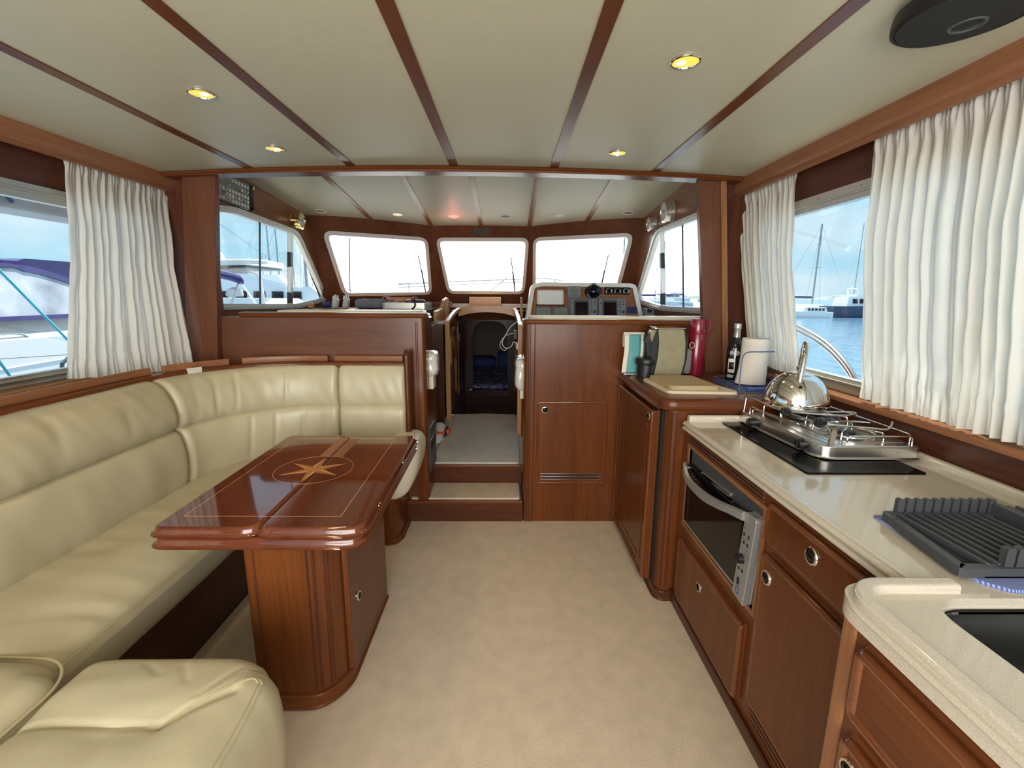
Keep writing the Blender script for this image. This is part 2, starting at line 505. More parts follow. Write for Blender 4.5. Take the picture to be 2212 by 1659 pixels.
def inset(pts, d):
    """offset a closed polygon inwards by d (same vertex count)"""
    n = len(pts); area = sum(pts[i][0] * pts[(i + 1) % n][1] - pts[(i + 1) % n][0] * pts[i][1] for i in range(n))
    sg = 1 if area > 0 else -1
    o = []
    for i in range(n):
        p = Vector(pts[i]); a = (p - Vector(pts[i - 1])); b_ = (Vector(pts[(i + 1) % n]) - p)
        if a.length < 1e-9: a = b_
        if b_.length < 1e-9: b_ = a
        a.normalize(); b_.normalize()
        n1 = Vector((-a.y, a.x)) * sg; n2 = Vector((-b_.y, b_.x)) * sg
        m_ = (n1 + n2); m_.normalize()
        k = d / max(0.35, m_.dot(n1))
        q = p + m_ * k; o.append((q.x, q.y))
    return o
XY = lambda u, v, w: Vector((u, v, w))
def TX(x): return lambda u, v, w: Vector((x + w, u, v))          # (y, z) outline, extruded along x
def TY(y): return lambda u, v, w: Vector((u, y + w, v))          # (x, z) outline, extruded along y
def rect(a, b_, c_, d): return [(a, c_), (b_, c_), (b_, d), (a, d)]
def sm(a, b_, x):
    t_ = max(0.0, min(1.0, (x - a) / (b_ - a))); return t_ * t_ * (3 - 2 * t_)
def ceil_z(x): return 2.147 - 0.0175 * (x + 0.3) ** 2
def catmull(pts, n=6, close=False):
    P = [Vector(p) for p in pts]; o = []
    m_ = len(P)
    rng = range(m_ if close else m_ - 1)
    for i in rng:
        g = lambda k: P[k % m_] if close else P[max(0, min(m_ - 1, k))]
        a, b_, c_, d = g(i - 1), g(i), g(i + 1), g(i + 2)
        for k in range(n):
            t_ = k / n
            o.append(0.5 * ((2 * b_) + (c_ - a) * t_ + (2 * a - 5 * b_ + 4 * c_ - d) * t_ * t_ + (3 * b_ - a - 3 * c_ + d) * t_ ** 3))
    if not close: o.append(P[-1])
    return o

# ------------------------------------------------------------------ planes of the deckhouse (sides lean inwards)
TLw = lambda u, v, w: Vector((-2.21 + 0.1 * v + w, u, v))      # saloon left side, (y, z), w inwards
TRw = lambda u, v, w: Vector((1.61 - 0.1 * v - w, u, v))
TPL = lambda u, v, w: Vector((-1.93 + 0.09 * (v - 1.4) + w, u, v))
TPR = lambda u, v, w: Vector((1.33 - 0.09 * (v - 1.4) - w, u, v))
yC = lambda x, z: 5.0 - 0.6164 * (z - 2.16)
yL = lambda x, z: yC(x, z) + 0.513 * (x + 0.81)
yR = lambda x, z: yC(x, z) - 0.513 * (x - 0.24)
TFC = lambda u, v, w: Vector((u, yC(u, v) - w, v))
TFL = lambda u, v, w: Vector((u, yL(u, v) - w, v))
TFR = lambda u, v, w: Vector((u, yR(u, v) - w, v))
pz_ = lambda x, y: 2.33 - 0.137 * (y - 3.75) - 0.03 * (x + 0.285) ** 2 + 0.0243 * (x + 0.285) ** 2 * (y - 4.39)

# ------------------------------------------------------------------ floors
def carpet_floor(name, x0, x1, y0, y1, z, mat_, **k):
    m_ = MB(); m_.box(x0, x1, y0, y1, z - 0.06, z)
    return m_.build(name, mat_, **k)
carpet_floor('floor', -2.2, 1.62, -1.2, 2.79, 0.0, 'carpet', kind='structure')
carpet_floor('floor', -0.60, 0.13, 3.06, 4.40, 0.285, 'carpet_grey', kind='structure')
hm = MB(); hm.prism(rpoly([(-0.535, 3.045), (0.088, 3.045), (0.088, 3.95), (0.075, 4.36), (-0.21, 4.39), (-0.525, 4.36)], 0.03), XY, 0.285, 0.300, r=0.004)
hm.build('carpet_mat', 'carpet_grey', label='pale grey carpet mat on the raised helm floor', cat='carpet')
fl = MB(); fl.box(-1.95, -0.60, 3.2, 5.4, 0.2, 0.28); fl.box(0.13, 1.35, 3.2, 5.4, 0.2, 0.28); fl.build('trim_1', 'dark_y', kind='structure')

st = thing('stair', 'two mahogany steps with carpeted treads up to the helm', 'stair', (-0.27, 2.77, 0))
def riser(y, z0, z1, xa, xb):
    MB().box(xa, xb, y, y + 0.02, z0, z1 - 0.02).build('riser', 'dark_x', st)
    MB().box(xa, xb, y - 0.008, y + 0.03, z1 - 0.024, z1, 0.006).build('nosing', 'mahogany_x', st)
riser(2.765, 0, 0.145, -0.665, 0.10)
riser(3.03, 0.145, 0.288, -0.60, 0.10)
MB().box(-0.66, 0.10, 2.79, 3.05, 0.06, 0.143).build('step_box', 'dark_x', st)
m_ = MB(); m_.prism(rpoly([(-0.625, 2.782), (0.082, 2.782), (0.082, 3.028), (-0.62, 3.028)], 0.02), XY, 0.143, 0.156, r=0.005)
m_.build('tread_carpet', 'carpet', st)

# ------------------------------------------------------------------ saloon side walls with windows
def ring_win(T, pts, r, wid, name, num, kindname='window', glassw=-0.015, depth=(-0.035, 0.018), mat_='alu', extra=None, screws=0):
    """aluminium-framed window: thing of the setting, with frame, glass and bars as children"""
    cx = sum(p[0] for p in pts) / len(pts); cz = sum(p[1] for p in pts) / len(pts)
    o = thing('%s_%d' % (kindname, num), None, None, T(cx, cz, 0)); o['kind'] = 'structure'
    A = rpoly(pts, r); B_ = inset(A, wid * 0.55); C_ = inset(A, wid)
    MB().ring(A, B_, T, depth[0], depth[1]).build('outer_frame', mat_, o, angle=30)
    MB().ring(inset(A, wid * 0.5), C_, T, depth[0] + 0.004, depth[1] - 0.010).build('inner_frame', mat_, o, angle=30)
    MB().prism(inset(A, wid * 0.95), T, glassw, glassw + 0.004).build('pane', 'glass', o)
    g = inset(A, wid * 0.30)
    if screws:
        s_ = MB(); n = len(g); L = [0]
        for i in range(n): L.append(L[-1] + (Vector(g[(i + 1) % n]) - Vector(g[i])).length)
        for k in range(screws):
            d = L[-1] * k / screws
            for i in range(n):
                if L[i] <= d < L[i + 1]:
                    f_ = (d - L[i]) / (L[i + 1] - L[i]); p = Vector(g[i]).lerp(Vector(g[(i + 1) % n]), f_)
                    c0 = T(p.x, p.y, depth[1]); ax = (T(p.x, p.y, 1) - T(p.x, p.y, 0)).normalized()
                    s_.lathe([(0.0055, -0.001), (0.005, 0.002), (0, 0.003)], c0, ax, 8)
        s_.build('screws', 'chrome', o, kind='stuff')
    return o

win_l = rect(0.10, 2.72, 1.035, 1.895)
win_r = rect(0.10, 2.70, 1.035, 1.905)
wl_ = MB().prism(rect(-1.2, 2.86, 0, 2.14), TLw, -0.05, 0.0, holes=[rpoly(win_l, 0.05)]).build('wall_left', 'dark_y', kind='structure')
wr_ = MB().prism(rect(-1.2, 2.86, 0, 2.14), TRw, -0.05, 0.0, holes=[rpoly(win_r, 0.05)]).build('wall_right', 'dark_y', kind='structure')
w1 = ring_win(TLw, win_l, 0.05, 0.062, 'window', 1, screws=26)
w2 = ring_win(TRw, win_r, 0.05, 0.062, 'window', 2, screws=26)
for o, T, y in ((w1, TLw, 1.42), (w2, TRw, 1.42)):
    MB().prism(rect(y - 0.018, y + 0.018, 1.10, 1.85), T, -0.03, 0.008).build('window_bar', 'alu', o)
for o, T in ((w1, TLw), (w2, TRw)):   # slider rails under and over the glass
    MB().prism(rect(0.14, 2.68, 1.075, 1.083), T, 0.0, 0.026, r=0.003).prism(rect(0.14, 2.68, 1.052, 1.058), T, 0.0, 0.028, r=0.002).prism(rect(0.14, 2.68, 1.866, 1.872), T, 0.0, 0.026, r=0.002).build('slider_rail', 'alu', o)
m_ = MB(); m_.box(-2.2, 1.6, -1.25, -1.2, 0.0, 0.30); m_.build('trim_2', 'dark_x', kind='structure')

# ------------------------------------------------------------------ saloon ceiling: cambered headliner, battens let in
def slab(name, fn, x0, x1, ya, yb, th, mat_, parent=None, nx=40, ny=8, **k):
    m_ = MB()
    def bot(i, j):
        x = x0 + (x1 - x0) * i; a, b_ = ya(x), yb(x); y = a + (b_ - a) * j
        return Vector((x, y, fn(x, y)))
    m_.grid(bot, nx, ny); m_.grid(lambda i, j: bot(i, j) + Vector((0, 0, th)), nx, ny)
    for jj in (0, 1):
        m_.grid(lambda i, j: bot(i, jj) + Vector((0, 0, th * j)), nx, 1)
    for ii in (0, 1):
        m_.grid(lambda i, j: bot(ii, i) + Vector((0, 0, th * j)), ny, 1)
    bmesh.ops.remove_doubles(m_.bm, verts=m_.bm.verts[:], dist=1e-5)
    return m_.build(name, mat_, parent, **k)
BX = [-1.42, -0.86, -0.30, 0.25, 0.81]
ceil = thing('ceiling', None, None, (-0.3, 0.8, 2.15)); ceil['kind'] = 'structure'
edges = [-2.0] + BX + [1.40]
for a, b_ in zip(edges, edges[1:]):
    slab('panel', lambda x, y: ceil_z(x), a + (0.021 if a in BX else 0), b_ - (0.021 if b_ in BX else 0), lambda x: -1.2, lambda x: 2.72, 0.05, 'headliner', ceil, nx=10, ny=4)
for bx_ in BX:
    slab('batten', lambda x, y: ceil_z(bx_) - 0.004, bx_ - 0.0225, bx_ + 0.0225, lambda x: -1.2, lambda x: 2.72, 0.04, 'mahogany_y', ceil, nx=1, ny=1)
slab('backing', lambda x, y: ceil_z(x) + 0.045, -2.02, 1.42, lambda x: -1.2, lambda x: 2.72, 0.03, 'white_paint', ceil, nx=12, ny=2)

# curtain pelmets along both sides
def pelmet(xf, sgn, y1, label):
    """profiled board: face at xf, going outboard (sgn)"""
    m_ = MB()
    P = [(0, 2.125), (0, 2.052), (0.006, 2.036), (0.016, 2.030), (0.016, 2.018), (0.030, 2.014), (0.045, 2.020), (0.045, 2.125)]
    m_.prism([(a, b_) for a, b_ in P], lambda u, v, w: Vector((xf + sgn * u, w, v)), -1.2, y1)
    o = m_.build('curtain_pelmet', 'warm_y', label=label, cat='pelmet')
    t_ = MB(); t_.box(*sorted((xf + sgn * 0.075, xf + sgn * 0.085)), -0.2, y1 - 0.04, 2.04, 2.055, 0.003)
    t_.build('curtain_track', 'white_plastic', o) if False else t_.bm.free()
    return o
pelmet(-1.905, -1, 2.86, 'warm timber pelmet board above the left window')
pelmet(1.308, 1, 2.86, 'warm timber pelmet board above the right window')

# ------------------------------------------------------------------ beam, posts and partitions between saloon and helm
bz = lambda x: 2.116 - 0.0135 * (x + 0.3) ** 2
m_ = MB()
xs = [-1.98 + 3.42 * i / 24 for i in range(25)]
m_.prism([(x, bz(x)) for x in xs] + [(1.44, 2.47), (-1.98, 2.47)], TY(0), 2.706, 2.80)
beam = m_.build('trim_3', 'mahogany_x', kind='structure')
m_ = MB()
m_.grid(lambda i, j: Vector((-1.93 + 3.28 * i, 2.706 + 0.004 - 0.020 * math.sin(PI * j), ceil_z(-1.93 + 3.28 * i) + 0.004 - 0.024 * j)), 24, 6)
m_.build('beam_moulding', 'mahogany_x', beam)
m_ = MB(); m_.prism([(-2.03 + 0.105, 1.05), (-1.855 + 0.105, 1.05), (-1.855 + 0.2095, 2.095), (-2.03 + 0.2095, 2.095)], TY(0), 2.752, 2.80, r=0.004)
m_.build('trim_4', 'brown_z', kind='structure')
m_ = MB(); m_.prism([(1.33 - 0.112, 0.92), (1.435 - 0.098, 0.92), (1.435 - 0.224, 2.095), (1.33 - 0.2556, 2.095)], TY(0), 2.748, 2.80, r=0.004)
pr_ = m_.build('trim_5', 'brown_z', kind='structure')
m_ = MB(); m_.prism([(1.322, 0.92), (1.345, 0.92), (1.221, 2.088), (1.200, 2.088)], TY(0), 2.738, 2.76, r=0.006)
m_.build('edge_strip', 'warm_z', pr_)
MB().prism([(1.20, 0.3), (1.60, 0.3), (1.41, 2.13), (1.19, 2.13)], TY(0), 2.80, 2.86).build('wall_front', 'dark_z', kind='structure')
MB().prism([(-2.2, 0.3), (-1.74, 0.3), (-1.74, 2.13), (-2.0, 2.13)], TY(0), 2.80, 2.86).build('wall_front', 'dark_z', kind='structure')

# ------------------------------------------------------------------ helm shell
zt = lambda y, x=-1.9: pz_(x, y)
side = [(2.862, 0.25), (5.63, 0.25), (4.955, 1.35), (4.43, 2.19), (4.43, zt(4.43) + 0.03), (2.862, zt(2.8) + 0.03)]
wpl = [(2.93, 1.345), (4.28, 1.318), (4.905, 1.372), (4.96, 1.432), (4.27, 2.0), (3.31, 2.028), (2.93, 1.985)]
wpr = [(2.93, 1.335), (4.02, 1.325), (4.66, 1.375), (4.80, 1.440), (4.10, 2.005), (3.2, 2.0), (2.93, 1.985)]
RW = [0.02, 0.06, 0.07, 0.10, 0.12, 0.06, 0.02]
MB().prism(side, TPL, -0.045, 0.0, holes=[rpoly(wpl, RW)]).build('wall_left', 'warm_y', kind='structure')
MB().prism(side, TPR, -0.045, 0.0, holes=[rpoly(wpr, RW)]).build('wall_right', 'warm_y', kind='structure')
w3 = ring_win(TPL, wpl, RW, 0.040, 'window', 3, mat_='alu_white', screws=34)
w4 = ring_win(TPR, wpr, RW, 0.040, 'window', 4, mat_='alu_white', screws=34)
for o, T, ya, yb, zb in ((w3, TPL, 3.65, 4.155, 1.35), (w4, TPR, 3.52, 3.99, 1.36)):
    MB().prism(rect(ya - 0.005, ya + 0.005, zb, 1.985), T, -0.006, 0.004, r=0.001).build('window_bar', 'dark_grey', o)
    MB().prism(rect(yb - 0.022, yb + 0.010, zb, 1.97), T, -0.02, 0.016, r=0.003).prism(rect(yb + 0.012, yb + 0.028, zb, 1.97), T, -0.02, 0.010, r=0.002).build('window_bar', 'alu_white', o)
    m_ = MB(); m_.prism(rpoly(rect(yb - 0.065, yb - 0.02, 1.68, 1.80), 0.01), T, 0.0, 0.03, r=0.004); m_.prism(rpoly(rect(yb - 0.062, yb - 0.024, zb + 0.02, zb + 0.11), 0.01), T, 0.0, 0.03, r=0.004)
    m_.build('latch', 'black_plastic', o)
def facet(T, pts, win, num, name):
    MB().prism(pts, T, -0.045, 0.0, holes=[rpoly(win, 0.085)]).build('wall_front', 'brown_z', kind='structure')
    return ring_win(T, win, 0.085, 0.034, 'window', num, mat_='alu_white', depth=(-0.035, 0.016))
w5 = facet(TFC, [(-0.815, 1.15), (0.245, 1.15), (0.245, 2.18), (-0.815, 2.18)], [(-0.700, 1.460), (0.192, 1.460), (0.224, 2.047), (-0.772, 2.042)], 5, 'c')
w6 = facet(TFL, [(-1.94, 1.15), (-0.805, 1.15), (-0.805, 2.19), (-1.90, 2.19)], [(-1.745, 1.425), (-0.872, 1.446), (-0.848, 2.040), (-1.772, 2.042)], 6, 'l')
w7 = facet(TFR, [(0.235, 1.15), (1.34, 1.15), (1.30, 2.19), (0.235, 2.19)], [(0.285, 1.446), (1.165, 1.425), (1.205, 2.042), (0.262, 2.048)], 7, 'r')
# wipers parked outside the three front panes
def wiper(T, x, z, dx, tilt, o):
    m_ = MB(); a = Vector((x, z)); b_ = Vector((x + tilt, z - 0.30)); c_ = Vector((x + tilt + dx, z - 0.62))
    m_.tube([T(a.x, a.y, -0.09), T(b_.x, b_.y, -0.09)], 0.006, 6); m_.tube([T((a.x + b_.x) / 2, (a.y + b_.y) / 2, -0.10), T(c_.x, c_.y, -0.06)], 0.009, 6)
    m_.build('wiper', 'rubber', o)
wiper(TFC, 0.03, 1.86, 0.03, 0.05, w5); wiper(TFL, -0.98, 1.87, 0.02, 0.02, w6); wiper(TFR, 1.03, 1.86, -0.02, -0.02, w7)

pc = thing('ceiling', None, None, (-0.285, 3.9, 2.3)); pc['kind'] = 'structure'
def yfac(x):
    return (yC(x, 2.165) if -0.81 <= x <= 0.24 else (yL(x, 2.165) if x < 0 else yR(x, 2.165))) + 0.02
PB = [-1.345, -0.80, -0.285, 0.22, 0.775]
pe = [-1.96] + PB + [1.38]
for a, b_ in zip(pe, pe[1:]):
    slab('panel', pz_, a + (0.019 if a in PB else 0), b_ - (0.019 if b_ in PB else 0), lambda x: 2.79, yfac, 0.05, 'headliner', pc, nx=10, ny=8)
for bx_ in PB:
    slab('batten', lambda x, y: pz_(bx_, y) - 0.004, bx_ - 0.022, bx_ + 0.022, lambda x: 2.79, lambda x: yfac(bx_), 0.04, 'warm_y', pc, nx=1, ny=2)
slab('backing', lambda x, y: pz_(x, y) + 0.045, -1.98, 1.40, lambda x: 2.79, lambda x: yfac(x) + 0.01, 0.04, 'white_paint', pc, nx=24, ny=4)

# ------------------------------------------------------------------ small shared parts
def knob(parent, c, axis, r=0.021):
    c = Vector(c); a = Vector(axis).normalized()
    k = MB().lathe([(r, 0), (r * 1.02, 0.003), (r * 0.93, 0.006), (r * 0.74, 0.0065), (r * 0.70, 0.003), (r * 0.70, 0)], c, a, 28).build('knob_ring', 'chrome', parent)
    MB().lathe([(r * 0.70, 0.001), (r * 0.68, 0.004), (r * 0.50, 0.0085), (r * 0.25, 0.0105), (0, 0.011)], c, a, 24).build('knob_button', 'black_glass', parent)  # black glass stands in for the dark reflection in a chrome button
def vent_slots(parent, T, u0, u1, vs, matr='mahogany_y', w=0.0, r=0.0045):
    """row of moulded louvre bars with dark slots between; vs = centre heights of the bars"""
    m_ = MB(); m_.prism(rect(u0 + 0.01, u1 - 0.01, min(vs), max(vs)), T, w - 0.012, w + 0.0006)
    m_.build('vent_slot', 'dark_gap', parent)
    for v in vs:
        m_ = MB(); m_.tube([T(u0 + (u1 - u0) * i / 6, v, w + 0.001) for i in range(7)], r, 10)
        for u in (u0, u1): m_.lathe([(0, -r), (r * 0.7, -r * 0.7), (r, 0), (r * 0.7, r * 0.7), (0, r)], T(u, v, w + 0.001), (0, 0, 1), 10)
        m_.build('vent_bar', matr.replace('mahogany', 'gloss'), parent)
def flutes(m_, T, u, v0, v1, n=2, gap=0.010, r=0.003, w=0.0):
    for k in range(n):
        m_.tube([T(u + (k - (n - 1) / 2) * gap, v0, w), T(u + (k - (n - 1) / 2) * gap, v1, w)], r, 6)

# ------------------------------------------------------------------ L-shaped settee
sofa = thing('sofa', 'long cream leather corner settee along the left wall and bulkhead', 'sofa', (-1.45, 1.5, 0))
def wrinkle(p, k=1.0):
    v = noise.noise(Vector((p.x * 3.0, p.y * 2.2, p.z * 3 + 5))) * 0.006 + noise.noise(Vector((p.x * 7, p.y * 16, p.z * 7))) * 0.0022
    return v * k
def seg_d(px, py, a, b_):
    a = Vector(a); b_ = Vector(b_); p = Vector((px, py)); d = b_ - a
    t_ = max(0, min(1, (p - a).dot(d) / d.length_squared)); return (p - a - d * t_).length
def f_long(p, c, h):
    q = p.copy()
    top = sm(c.z, c.z + h.z * 0.6, p.z)
    q.z += top * (wrinkle(p, 1.6) - 0.055 * sm(-1.42, -1.19, p.x) + 0.004 * math.sin((p.y) * 2.3))
    q.z -= top * 0.010 * math.exp(-((p.y - 1.30 - 0.5 * (p.x + 1.2)) / 0.02) ** 2) * sm(-1.5, -1.25, p.x)
    q.x += (1 - top) * 0.0
    if p.x > c.x: q.x += 0.012 * math.sin(PI * (p.z - 0.3) / 0.22) + wrinkle(p, 0.7)
    return q
MB().rcube(-1.72, -1.215, 1.055, 2.72, 0.298, 0.522, 0.045, n=(22, 70, 10), fn=f_long).build('seat_cushion', 'leather', sofa)
m_ = MB(); m_.tube([(-1.200 + 0.002 * math.sin(y * 9), y, 0.457 + 0.002 * math.sin(y * 7)) for y in [1.07 + i * 0.07 for i in range(24)]], 0.0024, 6)
m_.build('welt', 'leather_seam', sofa)
MB().rcube(-1.26, -0.58, 2.44, 2.74, 0.298, 0.54, 0.05, n=(20, 10, 8), fn=lambda p, c, h: p + Vector((0, 0, wrinkle(p) if p.z > c.z else 0))).build('seat_cushion', 'leather', sofa)
def f_end(p, c, h):
    q = p.copy(); k = (p.z - 0.29) / 0.35
    q.x += 0.10 * (k - 1) * sm(0, 1, 1) * 0.9 + 0.03 * math.sin(PI * k)
    q.y += 0.05 * (1 - k) * -1 + 0.04
    return q + Vector((0, 0, wrinkle(p, 0.8)))
MB().rcube(-0.70, -0.500, 2.43, 2.735, 0.29, 0.635, 0.065, n=(10, 12, 14), fn=f_end).build('end_bolster', 'leather_white', sofa)
# rounded near corner cushion and the near seat cushion
def f_corner(p, c, h):
    q = p.copy(); top = sm(c.z, c.z + h.z * 0.6, p.z)
    q.z += top * (0.022 * max(0, 1 - ((p.x - c.x) / h.x) ** 2) * 1.0 + wrinkle(p, 1.0) - 0.03 * sm(0.96, 1.06, p.y))
    return q
m_ = MB()
m_.rcube(-1.72, -1.100, 0.15, 1.058, 0.298, 0.530, 0.055, n=(26, 34, 8), fn=f_corner)
for v in m_.bm.verts:      # quarter-round outer corner
    cx, cy = -1.100 - 0.13, 1.058 - 0.13
    if v.co.x > cx and v.co.y > cy:
        d = Vector((v.co.x - cx, v.co.y - cy)); mm = max(d.x, d.y)
        if d.length > 1e-6: d2_ = d * (mm / d.length); v.co.x = cx + d2_.x; v.co.y = cy + d2_.y
m_.build('corner_cushion', 'leather', sofa)
arc_ = [(-1.100 - 0.13 + 0.131 * math.sin(a), 1.058 - 0.13 + 0.131 * math.cos(a)) for a in [i * PI / 2 / 12 for i in range(13)]]
m_ = MB(); m_.tube([(-1.62, 1.066, 0.497), (-1.45, 1.068, 0.503)] + [(x, y + 0.002, 0.500) for x, y in arc_] + [(-1.098, 0.6, 0.500), (-1.098, 0.3, 0.50)], 0.0040, 8)
m_.build('welt', 'leather_seam', sofa)
def f_near(p, c, h):
    q = p.copy(); top = sm(c.z, c.z + h.z * 0.7, p.z)
    cx, cy, R_ = -0.562 - 0.15, 1.062 - 0.15, 0.15
    if p.x > cx and p.y > cy:
        d = Vector((p.x - cx, p.y - cy)); mm = max(d.x, d.y)
        if d.length > 1e-6: d = d * (mm / d.length); q.x = cx + d.x; q.y = cy + d.y
    ex = min(1, min(q.x - (c.x - h.x), (c.x + h.x) - q.x) / 0.14); ey = min(1, ((c.y + h.y) - q.y) / 0.14)
    q.z += top * (0.030 * (math.sin(PI / 2 * max(0, ex)) * math.sin(PI / 2 * max(0, ey))) + wrinkle(p, 1.3))
    q.z -= top * 0.007 * math.exp(-(seg_d(q.x, q.y, (-1.08, 0.838), (-0.74, 0.828)) / 0.0065) ** 2)
    q.z -= top * 0.010 * math.exp(-(seg_d(q.x, q.y, (-1.08, 0.838), (-0.76, 0.828)) / 0.05) ** 2)
    q.z -= top * 0.009 * math.exp(-(seg_d(q.x, q.y, (-0.74, 0.828), (-0.64, 0.92)) / 0.010) ** 2)
    q.z -= top * 0.006 * math.exp(-(seg_d(q.x, q.y, (-0.84, 0.80), (-0.79, 0.62)) / 0.03) ** 2)
    for a, b_ in (((-0.84, 0.96), (-0.90, 1.0)), ((-0.76, 0.94), (-0.80, 0.99)), ((-0.70, 0.90), (-0.66, 0.99))):
        q.z -= top * 0.0025 * math.exp(-(seg_d(q.x, q.y, a, b_) / 0.008) ** 2)
    if q.x > c.x: q.x += 0.02 * math.sin(PI * min(1, max(0, (p.z - 0.2) / 0.33))) * sm(-0.7, -0.55, p.x)
    return q
near = MB(); near.rcube(-1.094, -0.562, 0.10, 1.062, 0.20, 0.520, 0.06, n=(90, 130, 12), fn=f_near)
from mathutils.bvhtree import BVHTree
near.bm.faces.ensure_lookup_table()
tree = BVHTree.FromBMesh(near.bm)
def on_near(x, y, dz=0.001):
    hit = tree.ray_cast(Vector((x, y, 1.0)), Vector((0, 0, -1)))
    return Vector((x, y, hit[0].z + dz)) if hit[0] is not None else Vector((x, y, 0.5))
near.build('seat_cushion', 'leather', sofa)
wa = catmull([(-0.738, 0.830, 0), (-0.68, 0.893, 0), (-0.63, 0.945, 0), (-0.605, 0.964, 0), (-0.590, 0.957, 0)], 8)
wb = catmull([(-0.590, 0.957, 0), (-0.582, 0.87, 0), (-0.578, 0.76, 0), (-0.578, 0.62, 0), (-0.556, 0.4, 0), (-0.56, 0.2, 0)], 8)
for dd in (0.0, 0.0085):
    m_ = MB(); m_.tube([on_near(p.x - dd, p.y - dd * 0.4) for p in wa], 0.0016, 5); m_.tube([on_near(p.x - dd, p.y) for p in wb], 0.0016, 5)
    m_.build('stitching', 'leather_seam', sofa)

# back cushions swept along wall - corner - bulkhead
class Path:
    def __init__(s, xl, y0, R_, yf, x1):
        s.xl, s.y0, s.R, s.yf, s.x1 = xl, y0, R_, yf, x1
        s.L1 = (yf - R_) - y0; s.L2 = R_ * PI / 2; s.L3 = x1 - (xl + R_); s.L = s.L1 + s.L2 + s.L3
    def at(s, q):
        if q < s.L1: return Vector((s.xl, s.y0 + q, 0)), Vector((1, 0, 0)), 0.0
        if q < s.L1 + s.L2:
            a = (q - s.L1) / s.R; c = Vector((s.xl + s.R, s.yf - s.R, 0))
            return c + Vector((-math.cos(a), math.sin(a), 0)) * s.R, Vector((math.cos(a), -math.sin(a), 0)), a / (PI / 2)
        return Vector((s.xl + s.R + q - s.L1 - s.L2, s.yf, 0)), Vector((0, -1, 0)), 1.0
    def s_of_x(s, x):   # arc length at a given x past the corner start
        if x > s.xl + s.R: return s.L1 + s.L2 + x - (s.xl + s.R)
        return s.L1 + s.R * math.acos(max(-1, min(1, (s.xl + s.R - x) / s.R)))
bp_ = Path(-1.60, 0.25, 0.50, 2.665, -0.60)
prof = catmull([(-0.16, 0.50), (-0.02, 0.505), (0.006, 0.53), (0.020, 0.60), (0.022, 0.68), (0.008, 0.755), (-0.012, 0.780), (-0.030, 0.788), (-0.020, 0.797), (-0.004, 0.825), (-0.002, 0.88), (-0.022, 0.95), (-0.060, 1.005), (-0.105, 1.032), (-0.150, 1.030), (-0.172, 1.00), (-0.175, 0.90)], 3)
def back_cushion(s0, s1, creases=(), n=40):
    m_ = MB(); N = len(prof) - 1
    def f(i, j):
        # dense sampling near the ends so they round over
        t_ = i; q = s0 + (s1 - s0) * (0.5 - 0.5 * math.cos(PI * t_)) if False else s0 + (s1 - s0) * t_
        p, nrm, a = bp_.at(q)
        o_, z = prof[int(round(j * N))]
        d = min(q - s0, s1 - q); k = math.sqrt(max(0, 1 - (1 - min(1, d / 0.035)) ** 2))
        lean = 1 - 0.55 * a
        off = o_ * lean
        off = -0.175 * lean + (off + 0.175 * lean) * (0.72 + 0.28 * k)
        zz = z - 0.015 * (1 - k) * (1 if z > 0.9 else 0)
        for (cs, ca, cb, wd, dp) in creases:
            if ca < z < cb: off -= dp * math.exp(-((q - cs - 0.1 * (z - ca)) / wd) ** 2) * math.sin(PI * (z - ca) / (cb - ca)) ** 0.5
        w_ = noise.noise(Vector((q * 7, z * 5, 3.3))) * 0.006 + noise.noise(Vector((q * 22 + z * 9, z * 7, 1.3))) * 0.003 * (1.4 if z > 0.8 else 0.5)
        return p + nrm * (off + w_ * k) + Vector((0, 0, zz))
    us = [0.0]
    m_.grid(f, n, N)
    for e_ in (0, 1):
        vs = [m_.bm.verts.new(f(e_, j / N)) for j in range(N + 1)]
        try: m_.bm.faces.new(vs)
        except ValueError: pass
    bmesh.ops.remove_doubles(m_.bm, verts=m_.bm.verts[:], dist=1e-5)
    return m_.build('back_cushion', 'leather', sofa, angle=60)
sA = 2.195 - 0.25; sB = bp_.s_of_x(-1.012)
back_cushion(0.0, sA - 0.003, creases=[(sA - 0.30, 0.84, 0.98, 0.012, 0.006), (sA - 0.6, 0.86, 1.0, 0.014, 0.006), (sA - 0.9, 0.84, 0.99, 0.012, 0.006), (sA - 1.1, 0.84, 0.99, 0.016, 0.005)], n=110)
back_cushion(sA + 0.003, sB - 0.003, creases=[(sA + 0.30, 0.80, 1.02, 0.010, 0.007), (sA + 0.34, 0.50, 0.78, 0.012, 0.008), (sA + 0.47, 0.50, 0.78, 0.010, 0.009), (sA + 0.55, 0.80, 1.02, 0.007, 0.006),
             (sA + 0.62, 0.5, 0.78, 0.012, 0.006), (sA + 0.20, 0.80, 1.0, 0.012, 0.008), (sA + 0.10, 0.82, 1.0, 0.02, 0.004), (sA + 0.72, 0.5, 0.76, 0.012, 0.006)], n=90)
back_cushion(sB + 0.003, bp_.L - 0.006, n=30)
# seat base
m_ = MB(); m_.box(-1.72, -1.27, 0.1, 2.75, 0, 0.298).box(-1.3, -0.68, 2.50, 2.76, 0, 0.298); m_.build('base', 'dark_y', sofa)
m_ = MB(); m_.box(-1.1, -0.62, 0.1, 0.96, 0, 0.22); m_.build('base', 'dark_x', sofa)
m_ = MB(); m_.prism(rpoly([(-0.735, 2.485), (-0.665, 2.485), (-0.640, 2.56), (-0.640, 2.80), (-0.735, 2.80)], [0, 0.04, 0.03, 0, 0]), XY, 0.0, 0.30, r=0.003)
m_.prism(rpoly([(-0.745, 2.475), (-0.655, 2.475), (-0.628, 2.56), (-0.628, 2.80), (-0.745, 2.80)], [0, 0.04, 0.03, 0, 0]), XY, 0.0, 0.03, r=0.006)
m_.build('base_end', 'mahogany_z', sofa)

